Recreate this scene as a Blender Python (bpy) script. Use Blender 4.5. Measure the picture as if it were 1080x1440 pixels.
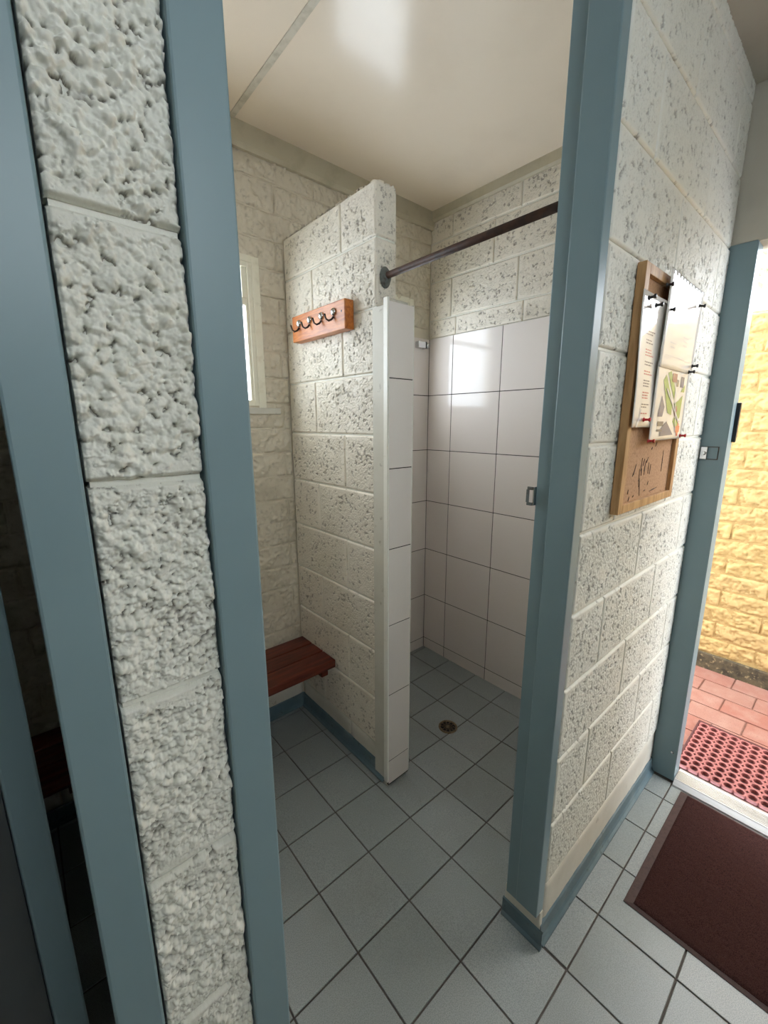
import bpy, bmesh, math, random
import numpy as np
from mathutils import Vector, Matrix, Euler

S = bpy.context.scene
COL = S.collection
for o in list(bpy.data.objects):
    bpy.data.objects.remove(o)

# ------------------------------------------------------------------ camera
cam_d = bpy.data.cameras.new('camera')
cam = bpy.data.objects.new('camera', cam_d)
COL.objects.link(cam)
YAW, PITCH, ROLL = 0.7167, 0.2096, -0.0012
fw = Vector((math.sin(YAW) * math.cos(PITCH), math.cos(YAW) * math.cos(PITCH), -math.sin(PITCH)))
rt = Vector((math.cos(YAW), -math.sin(YAW), 0))
up = rt.cross(fw)
r2 = math.cos(ROLL) * rt + math.sin(ROLL) * up
u2 = -math.sin(ROLL) * rt + math.cos(ROLL) * up
cam.matrix_world = Matrix(((r2.x, u2.x, -fw.x, 0), (r2.y, u2.y, -fw.y, -0.3991),
                           (r2.z, u2.z, -fw.z, 1.4432), (0, 0, 0, 1)))
cam_d.sensor_fit = 'VERTICAL'
cam_d.sensor_height = 24.0
cam_d.lens = 589.34 / 1440 * 24.0
cam_d.clip_start = 0.01
cam_d.clip_end = 200
S.camera = cam

# ------------------------------------------------------------------ sky and exposure
world = bpy.data.worlds.new('overcast_sky')
S.world = world
world.use_nodes = True
wn = world.node_tree
wn.nodes.clear()
wo = wn.nodes.new('ShaderNodeOutputWorld')
wb = wn.nodes.new('ShaderNodeBackground')
wtc = wn.nodes.new('ShaderNodeTexCoord')
wsep = wn.nodes.new('ShaderNodeSeparateXYZ')
wrmp = wn.nodes.new('ShaderNodeValToRGB')
wrmp.color_ramp.elements[0].position = 0.0
wrmp.color_ramp.elements[0].color = (0.78, 0.84, 0.93, 1)
wrmp.color_ramp.elements[1].position = 0.7
wrmp.color_ramp.elements[1].color = (0.96, 0.98, 1.0, 1)
wn.links.new(wtc.outputs['Generated'], wsep.inputs[0])
wn.links.new(wsep.outputs['Z'], wrmp.inputs[0])
wn.links.new(wrmp.outputs[0], wb.inputs[0])
wn.links.new(wb.outputs[0], wo.inputs[0])
wb.inputs[1].default_value = 11.0
S.view_settings.view_transform = 'Standard'
S.view_settings.look = 'None'
S.view_settings.gamma = 1.0
S.view_settings.use_curve_mapping = False
S.view_settings.exposure = 0.05
S.cycles.use_denoising = True
S.cycles.max_bounces = 12
S.cycles.diffuse_bounces = 8
S.cycles.transparent_max_bounces = 12

# ------------------------------------------------------------------ helpers
def srgb(r, g, b):
    f = lambda c: (c / 255 / 12.92) if c / 255 <= 0.04045 else ((c / 255 + 0.055) / 1.055) ** 2.4
    return (f(r), f(g), f(b), 1)

class Mat:
    """small builder for node materials"""
    def __init__(self, name, col, rough=0.5, metal=0.0, spec=0.5, coat=0.0):
        self.m = bpy.data.materials.new(name)
        self.m.use_nodes = True
        self.n = self.m.node_tree.nodes
        self.l = self.m.node_tree.links
        self.b = self.n['Principled BSDF']
        self.b.inputs['Base Color'].default_value = col
        self.b.inputs['Roughness'].default_value = rough
        self.b.inputs['Metallic'].default_value = metal
        self.b.inputs['Specular IOR Level'].default_value = spec
        self.b.inputs['Coat Weight'].default_value = coat
        self.b.inputs['Coat Roughness'].default_value = 0.03
        self.col = col
        self.c = None
        self.h = None
        self.tc = self.n.new('ShaderNodeTexCoord')
        self.geo = None
    def coord(self, space='Object', scale=(1, 1, 1)):
        mp = self.n.new('ShaderNodeMapping')
        mp.inputs['Scale'].default_value = scale
        if space == 'World':
            if self.geo is None:
                self.geo = self.n.new('ShaderNodeNewGeometry')
            self.l.new(self.geo.outputs['Position'], mp.inputs['Vector'])
        else:
            self.l.new(self.tc.outputs[space], mp.inputs['Vector'])
        return mp.outputs['Vector']
    def noise(self, scale, detail=4, rough=0.55, space='Object', stretch=(1, 1, 1), dist=0.0):
        t = self.n.new('ShaderNodeTexNoise')
        t.inputs['Scale'].default_value = scale
        t.inputs['Detail'].default_value = detail
        t.inputs['Roughness'].default_value = rough
        t.inputs['Distortion'].default_value = dist
        self.l.new(self.coord(space, stretch), t.inputs['Vector'])
        return t.outputs['Fac']
    def voronoi(self, scale, space='Object', feature='F1'):
        t = self.n.new('ShaderNodeTexVoronoi')
        t.inputs['Scale'].default_value = scale
        t.feature = feature
        self.l.new(self.coord(space), t.inputs['Vector'])
        return t.outputs['Distance']
    def ramp(self, fac, a, b, ca=(0, 0, 0, 1), cb=(1, 1, 1, 1)):
        r = self.n.new('ShaderNodeValToRGB')
        e = r.color_ramp.elements
        e[0].position, e[0].color = a, ca
        e[1].position, e[1].color = b, cb
        self.l.new(fac, r.inputs[0])
        return r.outputs[0]
    def mix(self, fac, col):
        """mix towards col by fac (a socket or a number)"""
        m = self.n.new('ShaderNodeMix')
        m.data_type = 'RGBA'
        if isinstance(fac, (int, float)):
            m.inputs[0].default_value = fac
        else:
            self.l.new(fac, m.inputs[0])
        if self.c is None:
            m.inputs[6].default_value = self.col
        else:
            self.l.new(self.c, m.inputs[6])
        if isinstance(col, tuple):
            m.inputs[7].default_value = col
        else:
            self.l.new(col, m.inputs[7])
        self.c = m.outputs[2]
        self.l.new(self.c, self.b.inputs['Base Color'])
        return self
    def speck(self, scale, a, b, col, space='Object', detail=4, stretch=(1, 1, 1), amount=1.0, dist=0.0):
        f = self.ramp(self.noise(scale, detail, space=space, stretch=stretch, dist=dist), a, b,
                      (0, 0, 0, 1), (amount, amount, amount, 1))
        return self.mix(f, col)
    def attr(self, name):
        a = self.n.new('ShaderNodeAttribute')
        a.attribute_name = name
        return a.outputs['Fac']
    def random_tint(self, col, amount):
        oi = self.n.new('ShaderNodeObjectInfo')
        mm = self.n.new('ShaderNodeMath')
        mm.operation = 'MULTIPLY'
        mm.inputs[1].default_value = amount
        self.l.new(oi.outputs['Random'], mm.inputs[0])
        return self.mix(mm.outputs[0], col)
    def bump(self, fac, strength=0.3, dist=0.002):
        b = self.n.new('ShaderNodeBump')
        b.inputs['Strength'].default_value = strength
        b.inputs['Distance'].default_value = dist
        self.l.new(fac, b.inputs['Height'])
        if self.h is not None:
            self.l.new(self.h, b.inputs['Normal'])
        self.h = b.outputs['Normal']
        self.l.new(self.h, self.b.inputs['Normal'])
        return self
    def rough(self, fac, a, b):
        mr = self.n.new('ShaderNodeMapRange')
        mr.inputs[3].default_value = a
        mr.inputs[4].default_value = b
        self.l.new(fac, mr.inputs[0])
        self.l.new(mr.outputs[0], self.b.inputs['Roughness'])
        return self

WHITE = srgb(222, 222, 213)
M = {}
a = Mat('painted_block', WHITE, 0.55)
a.mix(a.attr('pit_shade'), srgb(84, 76, 66))
a.speck(2.2, 0.5, 0.75, srgb(190, 186, 170), 'World', amount=0.5)
a.bump(a.noise(900, 2), 0.25, 0.0006)
M['block'] = a.m
a = Mat('cream_painted_block', srgb(228, 221, 208), 0.55)
a.mix(a.attr('pit_shade'), srgb(80, 70, 58))
a.speck(2.2, 0.5, 0.75, srgb(196, 188, 166), 'World', amount=0.5)
a.bump(a.noise(900, 2), 0.25, 0.0006)
M['block_cream'] = a.m
a = Mat('painted_mortar', WHITE, 0.55)
a.speck(2.2, 0.5, 0.75, srgb(190, 186, 170), 'World', amount=0.5)
a.bump(a.noise(400, 3), 0.3, 0.0008)
M['mortar'] = a.m
a = Mat('painted_split_block', srgb(208, 199, 180), 0.6)
a.mix(a.attr('pit_shade'), srgb(92, 84, 70))
a.speck(5, 0.52, 0.75, srgb(180, 170, 148), 'World', amount=0.6)
a.speck(28, 0.64, 0.74, srgb(120, 110, 92), 'World', amount=0.4)
a.bump(a.noise(300, 3), 0.3, 0.001)
M['split'] = a.m
a = Mat('smooth_render', srgb(204, 201, 190), 0.55)
a.speck(6, 0.45, 0.75, srgb(184, 180, 166), 'World', amount=0.6)
a.speck(30, 0.64, 0.74, srgb(120, 112, 92), 'World', amount=0.5)
a.bump(a.noise(90, 4), 0.25, 0.001)
M['render'] = a.m
BLUE = srgb(121, 144, 151)
a = Mat('blue_gloss_paint', BLUE, 0.38)
a.speck(5, 0.4, 0.8, srgb(110, 134, 142), 'World', amount=0.6)
a.bump(a.noise(60, 3, space='World'), 0.12, 0.0006)
M['blue'] = a.m
a = Mat('blue_floor_paint', srgb(84, 106, 116), 0.5)
a.speck(14, 0.45, 0.7, srgb(110, 126, 130), 'World', amount=0.6)
a.speck(40, 0.62, 0.7, srgb(60, 70, 72), 'World', amount=0.6)
a.bump(a.noise(50, 3, space='World'), 0.3, 0.001)
M['blue_floor'] = a.m
a = Mat('floor_tile_glaze', srgb(160, 165, 165), 0.33)
a.random_tint(srgb(141, 148, 147), 0.7)
a.speck(420, 0.42, 0.62, srgb(124, 132, 131), 'World', detail=2, amount=0.75)
a.speck(3.5, 0.5, 0.8, srgb(128, 132, 128), 'World', amount=0.5)
a.bump(a.noise(320, 2, space='World'), 0.22, 0.0009)
M['floor_tile'] = a.m
a = Mat('floor_grout', srgb(92, 86, 82), 0.85)
a.speck(20, 0.4, 0.7, srgb(72, 67, 63), 'World')
M['grout'] = a.m
a = Mat('white_wall_tile', srgb(231, 223, 218), 0.10)
a.random_tint(srgb(223, 215, 211), 0.8)
a.bump(a.noise(6, 2), 0.04, 0.002)
M['wall_tile'] = a.m
a = Mat('dark_wall_grout', srgb(44, 38, 36), 0.85)
a.speck(30, 0.4, 0.7, srgb(58, 50, 46), 'World')
M['wall_grout'] = a.m
a = Mat('gloss_ceiling', srgb(236, 222, 204), 0.19, spec=0.4)
a.speck(4, 0.5, 0.8, srgb(226, 211, 192), 'World', amount=0.6)
a.bump(a.noise(3, 2, space='World'), 0.05, 0.004)
M['ceiling'] = a.m
a = Mat('cornice_paint', srgb(188, 180, 158), 0.5)
a.speck(12, 0.5, 0.8, srgb(160, 152, 128), 'World', amount=0.7)
M['cornice'] = a.m
a = Mat('ceiling_strip_paint', srgb(206, 198, 182), 0.5)
a.speck(30, 0.45, 0.7, srgb(168, 158, 138), 'World', amount=0.7)
M['strip'] = a.m
a = Mat('oiled_orange_timber', srgb(200, 122, 54), 0.35)
a.speck(7, 0.35, 0.65, srgb(160, 86, 32), stretch=(8, 1.0, 8), detail=6, dist=1.2)
a.bump(a.noise(18, 5, stretch=(8, 1, 8)), 0.1, 0.0006)
M['orange_wood'] = a.m
a = Mat('stained_red_timber', srgb(112, 48, 32), 0.38)
a.speck(6, 0.35, 0.65, srgb(70, 26, 20), stretch=(1, 10, 10), detail=6)
a.bump(a.noise(14, 5, stretch=(1, 10, 10)), 0.15, 0.0008)
M['red_wood'] = a.m
a = Mat('rusty_steel', srgb(70, 44, 32), 0.6, 0.0)
a.speck(40, 0.42, 0.62, srgb(48, 30, 24), 'World')
a.bump(a.noise(160, 3, space='World'), 0.3, 0.0008)
M['rust'] = a.m
a = Mat('grey_flange', srgb(110, 116, 116), 0.5, 0.4)
a.speck(50, 0.5, 0.7, srgb(80, 74, 66), 'World')
M['flange'] = a.m
a = Mat('chrome', srgb(212, 214, 216), 0.12, 1.0)
a.bump(a.noise(20, 2), 0.02, 0.001)
M['chrome'] = a.m
a = Mat('dull_hook_metal', srgb(70, 60, 52), 0.35, 0.8)
a.speck(60, 0.4, 0.7, srgb(48, 40, 34))
M['hook'] = a.m
a = Mat('grey_plaster', srgb(188, 184, 172), 0.7)
a.speck(5, 0.45, 0.75, srgb(170, 166, 154), 'World', amount=0.7)
a.bump(a.noise(60, 4, space='World'), 0.2, 0.001)
M['plaster'] = a.m
a = Mat('brushed_aluminium', srgb(216, 218, 220), 0.36, 0.75)
a.speck(30, 0.45, 0.7, srgb(190, 192, 194), 'World', stretch=(1, 0.1, 1))
M['alu'] = a.m
a = Mat('red_rubber', srgb(152, 92, 88), 0.55)
a.speck(60, 0.4, 0.7, srgb(130, 74, 71), 'World')
M['rubber'] = a.m
a = Mat('dark_red_rubber', srgb(70, 30, 31), 0.6)
a.speck(60, 0.4, 0.7, srgb(70, 30, 32), 'World')
M['dark_rubber'] = a.m
a = Mat('brown_carpet_pile', srgb(66, 42, 39), 0.95, spec=0.1)
a.speck(450, 0.45, 0.62, srgb(38, 22, 22), 'World', detail=2)
a.speck(9, 0.45, 0.75, srgb(56, 35, 33), 'World', amount=0.6)
a.bump(a.noise(500, 2, space='World'), 0.9, 0.003)
M['pile'] = a.m
a = Mat('brown_rubber_border', srgb(72, 52, 49), 0.6)
a.speck(120, 0.45, 0.65, srgb(62, 44, 42), 'World')
M['border'] = a.m
a = Mat('yellow_split_block', srgb(186, 157, 106), 0.8)
a.mix(a.attr('pit_shade'), srgb(150, 120, 76))
a.random_tint(srgb(176, 148, 90), 0.7)
a.speck(25, 0.5, 0.7, srgb(192, 168, 116), 'World', amount=0.6)
a.bump(a.noise(120, 4, space='World'), 0.4, 0.002)
M['yellow'] = a.m
a = Mat('yellow_mortar', srgb(180, 152, 100), 0.85)
a.speck(40, 0.45, 0.7, srgb(156, 128, 80), 'World')
M['yellow_mortar'] = a.m
a = Mat('mossy_footing', srgb(84, 74, 54), 0.9)
a.speck(24, 0.42, 0.65, srgb(52, 46, 34), 'World')
a.speck(50, 0.58, 0.7, srgb(140, 124, 92), 'World')
a.bump(a.noise(60, 4, space='World'), 0.6, 0.006)
M['footing'] = a.m
a = Mat('red_paver', srgb(136, 97, 84), 0.8)
a.random_tint(srgb(134, 82, 68), 0.8)
a.speck(12, 0.45, 0.7, srgb(146, 114, 102), 'World', amount=0.7)
a.speck(260, 0.55, 0.7, srgb(104, 70, 60), 'World', detail=2, amount=0.6)
a.bump(a.noise(220, 3, space='World'), 0.4, 0.001)
M['paver'] = a.m
a = Mat('paver_sand', srgb(120, 84, 72), 0.95)
a.speck(80, 0.4, 0.7, srgb(84, 60, 52), 'World')
M['sand'] = a.m
a = Mat('black_plastic', srgb(28, 28, 32), 0.3)
a.bump(a.noise(100, 2), 0.02, 0.0003)
M['black'] = a.m
a = Mat('red_plastic', srgb(190, 30, 40), 0.3)
a.bump(a.noise(100, 2), 0.02, 0.0003)
M['redp'] = a.m
a = Mat('cork_sheet', srgb(184, 146, 112), 0.85)
a.speck(160, 0.45, 0.65, srgb(164, 124, 92), 'World', detail=3)
a.speck(70, 0.66, 0.72, srgb(92, 64, 44), 'World', detail=3, amount=0.8)
M['cork'] = a.m
a = Mat('pine_frame', srgb(190, 150, 104), 0.5)
a.speck(10, 0.4, 0.65, srgb(160, 120, 76), 'World', stretch=(9, 9, 1), detail=5)
M['pine'] = a.m
a = Mat('laminated_paper', srgb(232, 228, 222), 0.5, coat=1.0)
a.bump(a.noise(9, 2, space='World'), 0.10, 0.003)
M['paper'] = a.m
def flat(name, col, rough=0.5, coat=0.8):
    q = Mat(name, col, rough, coat=coat)
    q.speck(200, 0.45, 0.7, tuple(c * 0.9 for c in col[:3]) + (1,), 'World', amount=0.5)
    M[name] = q.m
flat('ink_grey', srgb(112, 106, 108)); flat('ink_red', srgb(190, 104, 104)); flat('print_green', srgb(132, 166, 70))
flat('print_slate', srgb(84, 92, 126)); flat('print_brown', srgb(150, 84, 76)); flat('print_orange', srgb(214, 98, 60))
flat('print_road', srgb(206, 206, 210)); flat('print_dark', srgb(90, 88, 96))
a = Mat('cream_window_paint', srgb(228, 224, 206), 0.4)
a.speck(20, 0.55, 0.8, srgb(190, 182, 156), 'World', amount=0.6)
M['sash'] = a.m
a = Mat('charcoal_laminate', srgb(74, 78, 80), 0.22)
a.speck(3, 0.4, 0.8, srgb(62, 66, 68), 'World')
a.bump(a.noise(4, 2, space='World'), 0.04, 0.003)
M['charcoal'] = a.m
a = Mat('white_trim_strip', srgb(232, 230, 222), 0.3)
a.speck(40, 0.6, 0.8, srgb(200, 196, 180), 'World', amount=0.5)
M['bead'] = a.m
a = Mat('drain_brass', srgb(140, 122, 98), 0.35, 0.9)
a.speck(90, 0.45, 0.7, srgb(96, 84, 68))
M['drain'] = a.m
a = Mat('drain_dark', srgb(28, 24, 20), 0.7)
a.bump(a.noise(80, 2), 0.1, 0.001)
M['drain_dark'] = a.m
a = Mat('leaf_green', srgb(112, 132, 92), 0.6)
a.random_tint(srgb(84, 108, 66), 0.8)
a.speck(8, 0.4, 0.7, srgb(136, 150, 116))
M['leaf'] = a.m
a = Mat('bark', srgb(96, 84, 70), 0.9)
a.bump(a.noise(30, 4), 0.5, 0.01)
M['bark'] = a.m
a = Mat('white_fence_paint', srgb(232, 234, 236), 0.5)
a.speck(12, 0.5, 0.8, srgb(214, 216, 220), 'World')
M['fence'] = a.m
a = Mat('grey_roof', srgb(120, 118, 118), 0.8)
a.speck(12, 0.4, 0.7, srgb(100, 98, 98))
M['roof'] = a.m
# window glass: clear, with a surface reflection
g = bpy.data.materials.new('window_glass')
g.use_nodes = True
gn, gl = g.node_tree.nodes, g.node_tree.links
gn.clear()
go = gn.new('ShaderNodeOutputMaterial'); gt = gn.new('ShaderNodeBsdfTransparent')
gg = gn.new('ShaderNodeBsdfGlossy'); gm = gn.new('ShaderNodeMixShader'); gf = gn.new('ShaderNodeFresnel')
gns = gn.new('ShaderNodeTexNoise'); gb = gn.new('ShaderNodeBump')
gns.inputs['Scale'].default_value = 60
gb.inputs['Strength'].default_value = 0.15
gl.new(gns.outputs['Fac'], gb.inputs['Height']); gl.new(gb.outputs[0], gg.inputs['Normal'])
gt.inputs[0].default_value = (0.93, 0.95, 0.95, 1)
gg.inputs['Roughness'].default_value = 0.08
gf.inputs[0].default_value = 1.45
ggeo = gn.new('ShaderNodeNewGeometry'); gsub = gn.new('ShaderNodeMath'); gsub.operation = 'SUBTRACT'; gsub.inputs[0].default_value = 1.0; gsub.use_clamp = True
gmul = gn.new('ShaderNodeMath'); gmul.operation = 'MULTIPLY'
gl.new(ggeo.outputs['Backfacing'], gsub.inputs[1]); gl.new(gsub.outputs[0], gmul.inputs[0]); gl.new(gf.outputs[0], gmul.inputs[1])
gl.new(gmul.outputs[0], gm.inputs[0]); gl.new(gt.outputs[0], gm.inputs[1]); gl.new(gg.outputs[0], gm.inputs[2])
gl.new(gm.outputs[0], go.inputs[0])
M['glass'] = g

# ---- mesh helpers
def tag(o, label=None, cat=None, group=None, kind=None):
    if label: o['label'] = label
    if cat: o['category'] = cat
    if group: o['group'] = group
    if kind: o['kind'] = kind
    return o

def link(o, parent=None):
    COL.objects.link(o)
    if parent is not None:
        o.parent = parent
    return o

def empty(name, loc=(0, 0, 0), rz=0):
    o = bpy.data.objects.new(name, None)
    o.empty_display_size = 0.05
    o.location = loc
    o.rotation_euler = (0, 0, rz)
    return link(o)

def box(bm, x0, x1, y0, y1, z0, z1, bevel=0.0):
    vs = [bm.verts.new((x, y, z)) for x in (x0, x1) for y in (y0, y1) for z in (z0, z1)]
    f = [(0, 1, 3, 2), (4, 6, 7, 5), (0, 4, 5, 1), (2, 3, 7, 6), (0, 2, 6, 4), (1, 5, 7, 3)]
    fs = [bm.faces.new([vs[i] for i in q]) for q in f]
    if bevel:
        es = list({e for q in fs for e in q.edges})
        bmesh.ops.bevel(bm, geom=es, offset=bevel, segments=2, profile=0.5, affect='EDGES')
    return vs

def prism(bm, pts, axis, a0, a1):
    """extrude polygon pts (2-D) along axis from a0 to a1"""
    def P(u, v, w):
        return {'x': (w, u, v), 'y': (u, w, v), 'z': (u, v, w)}[axis]
    A = [bm.verts.new(P(u, v, a0)) for u, v in pts]
    B = [bm.verts.new(P(u, v, a1)) for u, v in pts]
    bm.faces.new(A); bm.faces.new(B[::-1])
    n = len(pts)
    for i in range(n):
        bm.faces.new((A[i], B[i], B[(i + 1) % n], A[(i + 1) % n]))

def tube(bm, pts, rad, seg=12, cap=True):
    rings = []
    pts = [Vector(p) for p in pts]
    rads = rad if isinstance(rad, (list, tuple)) else [rad] * len(pts)
    prev = None
    for i, p in enumerate(pts):
        t = (pts[min(i + 1, len(pts) - 1)] - pts[max(i - 1, 0)]).normalized()
        if prev is None:
            ref = Vector((0, 0, 1)) if abs(t.z) < 0.9 else Vector((1, 0, 0))
            n = t.cross(ref).normalized()
        else:
            n = (prev - t * prev.dot(t)).normalized()
        prev = n
        b = t.cross(n)
        rings.append([bm.verts.new(p + rads[i] * (math.cos(k * 2 * math.pi / seg) * n + math.sin(k * 2 * math.pi / seg) * b)) for k in range(seg)])
    for i in range(len(rings) - 1):
        for k in range(seg):
            bm.faces.new((rings[i][k], rings[i][(k + 1) % seg], rings[i + 1][(k + 1) % seg], rings[i + 1][k]))
    if cap:
        bm.faces.new(rings[0][::-1]); bm.faces.new(rings[-1])

def lathe(bm, prof, axis_pt, axis_dir, seg=20):
    """revolve (radius, along) pairs about axis through axis_pt"""
    d = Vector(axis_dir).normalized()
    ref = Vector((0, 0, 1)) if abs(d.z) < 0.9 else Vector((1, 0, 0))
    n = d.cross(ref).normalized(); b = d.cross(n)
    c = Vector(axis_pt)
    rings = []
    for r, h in prof:
        rings.append([bm.verts.new(c + d * h + max(r, 1e-5) * (math.cos(k * 2 * math.pi / seg) * n + math.sin(k * 2 * math.pi / seg) * b)) for k in range(seg)])
    for i in range(len(rings) - 1):
        for k in range(seg):
            bm.faces.new((rings[i][k], rings[i][(k + 1) % seg], rings[i + 1][(k + 1) % seg], rings[i + 1][k]))
    bm.faces.new(rings[0][::-1]); bm.faces.new(rings[-1])

def mesh_of(bm, name, mat, smooth=False):
    me = bpy.data.meshes.new(name)
    bmesh.ops.recalc_face_normals(bm, faces=bm.faces[:])
    bm.to_mesh(me)
    bm.free()
    me.materials.append(mat)
    if smooth:
        for p in me.polygons:
            p.use_smooth = True
    return me

def obj(name, bm, mat, parent=None, smooth=False, loc=(0, 0, 0), rot=(0, 0, 0)):
    o = bpy.data.objects.new(name, mesh_of(bm, name, mat, smooth))
    o.location = loc
    o.rotation_euler = rot
    return link(o, parent)

def boxobj(name, dims, mat, parent=None, bevel=0.0):
    bm = bmesh.new()
    box(bm, *dims, bevel=bevel)
    return obj(name, bm, mat, parent)

def struct(name, boxes, mat, parent=None):
    bm = bmesh.new()
    for d in boxes:
        box(bm, *d)
    o = obj(name, bm, mat, parent)
    o['kind'] = 'structure'
    return o

# ---- relief blocks -------------------------------------------------------
def fbm(nx, ny, dx, beta, rng, cut):
    """noise with power spectrum 1/f^beta, flattened above wavelength cut"""
    px, py = nx + 16, ny + 16
    w = rng.standard_normal((px, py))
    kx = np.fft.fftfreq(px, dx)[:, None]; ky = np.fft.rfftfreq(py, dx)[None, :]
    k = np.sqrt(kx ** 2 + ky ** 2)
    k = np.maximum(k, 1.0 / cut)
    f = np.fft.irfft2(np.fft.rfft2(w) * k ** (-beta / 2), s=(px, py))[:nx, :ny]
    return (f - f.mean()) / (f.std() + 1e-9)

def pebbles(X, Z, size, rng, rmin=0.65, rmax=1.15, amin=0.0, amax=1.0, aniso=0.25):
    """height of overlapping rounded grains about `size` apart"""
    x0, z0 = X.min() - 2 * size, Z.min() - 2 * size
    nx = int((X.max() - x0) / size) + 4; nz = int((Z.max() - z0) / size) + 4
    jx, jz = rng.random((nx, nz)), rng.random((nx, nz))
    A = amin + (amax - amin) * rng.random((nx, nz))
    Rr = size * (rmin + (rmax - rmin) * rng.random((nx, nz)))
    th = rng.random((nx, nz)) * math.pi
    el = 1 + aniso * rng.random((nx, nz)) * 2
    ci = ((X - x0) / size).astype(int); cj = ((Z - z0) / size).astype(int)
    H = np.full(X.shape, -0.35)
    for di in (-1, 0, 1):
        for dj in (-1, 0, 1):
            i, j = ci + di, cj + dj
            ddx = X - (x0 + (i + jx[i, j]) * size); ddz = Z - (z0 + (j + jz[i, j]) * size)
            c, s = np.cos(th[i, j]), np.sin(th[i, j])
            u, v = ddx * c + ddz * s, -ddx * s + ddz * c
            d2 = (u / Rr[i, j]) ** 2 * el[i, j] + (v / Rr[i, j]) ** 2 / el[i, j]
            h = A[i, j] + np.sqrt(np.clip(1 - d2, 0, 1)) * 0.9 - 0.9
            h = np.where(d2 < 1, h, -9)
            H = np.maximum(H, h)
    return H

def grains(X, Z, size, rng, jit=0.85, stretch=0.5):
    """worley cells: (dome 0..1 inside each grain, random value per grain, distance to the crevice)"""
    x0, z0 = X.min() - 3 * size, Z.min() - 3 * size
    nx = int((X.max() - x0) / size) + 5; nz = int((Z.max() - z0) / size) + 5
    jx, jz = 0.5 + jit * (rng.random((nx, nz)) - 0.5), 0.5 + jit * (rng.random((nx, nz)) - 0.5)
    val = rng.random((nx, nz)); wgt = 1 + stretch * (rng.random((nx, nz)) - 0.5)
    ci = ((X - x0) / size).astype(int); cj = ((Z - z0) / size).astype(int)
    F1 = np.full(X.shape, 9.0); F2 = np.full(X.shape, 9.0); V = np.zeros(X.shape)
    for di in (-2, -1, 0, 1, 2):
        for dj in (-2, -1, 0, 1, 2):
            i, j = np.clip(ci + di, 0, nx - 1), np.clip(cj + dj, 0, nz - 1)
            d = np.hypot(X - (x0 + (i + jx[i, j]) * size), Z - (z0 + (j + jz[i, j]) * size)) / size * wgt[i, j]
            near = d < F1
            F2 = np.where(near, F1, np.minimum(F2, d)); V = np.where(near, val[i, j], V); F1 = np.where(near, d, F1)
    return np.clip(1 - F1 ** 2 / 0.72, 0, 1), V, F2 - F1

def domes(X, Z, size, rng, rmin, rmax, lift):
    """packed half-ellipsoids, one per jittered cell, leaving clefts between them"""
    x0, z0 = X.min() - 3 * size, Z.min() - 3 * size
    nx = int((X.max() - x0) / size) + 5; nz = int((Z.max() - z0) / size) + 5
    jx, jz = 0.5 + 0.8 * (rng.random((nx, nz)) - 0.5), 0.5 + 0.8 * (rng.random((nx, nz)) - 0.5)
    R = size * (rmin + (rmax - rmin) * rng.random((nx, nz)))
    A = lift * (rng.random((nx, nz)) * 2 - 1)
    th = rng.random((nx, nz)) * math.pi; el = 1 + 0.45 * rng.random((nx, nz))
    ci = ((X - x0) / size).astype(int); cj = ((Z - z0) / size).astype(int)
    H = np.full(X.shape, -0.02)
    for di in (-1, 0, 1):
        for dj in (-1, 0, 1):
            i, j = np.clip(ci + di, 0, nx - 1), np.clip(cj + dj, 0, nz - 1)
            dx_, dz_ = X - (x0 + (i + jx[i, j]) * size), Z - (z0 + (j + jz[i, j]) * size)
            c, s = np.cos(th[i, j]), np.sin(th[i, j])
            d2 = ((dx_ * c + dz_ * s) ** 2 / el[i, j] + (dz_ * c - dx_ * s) ** 2 * el[i, j]) / R[i, j] ** 2
            h = A[i, j] + 0.9 * R[i, j] * np.sqrt(np.clip(1 - d2, 0, 1))
            H = np.maximum(H, np.where(d2 < 1, h, -0.02))
    return H

def blur(H, n):
    for it in range(n):
        P = np.pad(H, 1, mode='edge')
        H = 0.4 * H + 0.15 * (P[:-2, 1:-1] + P[2:, 1:-1] + P[1:-1, :-2] + P[1:-1, 2:])
    return H

def smooth01(t):
    t = np.clip(t, 0, 1)
    return t * t * (3 - 2 * t)

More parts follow.
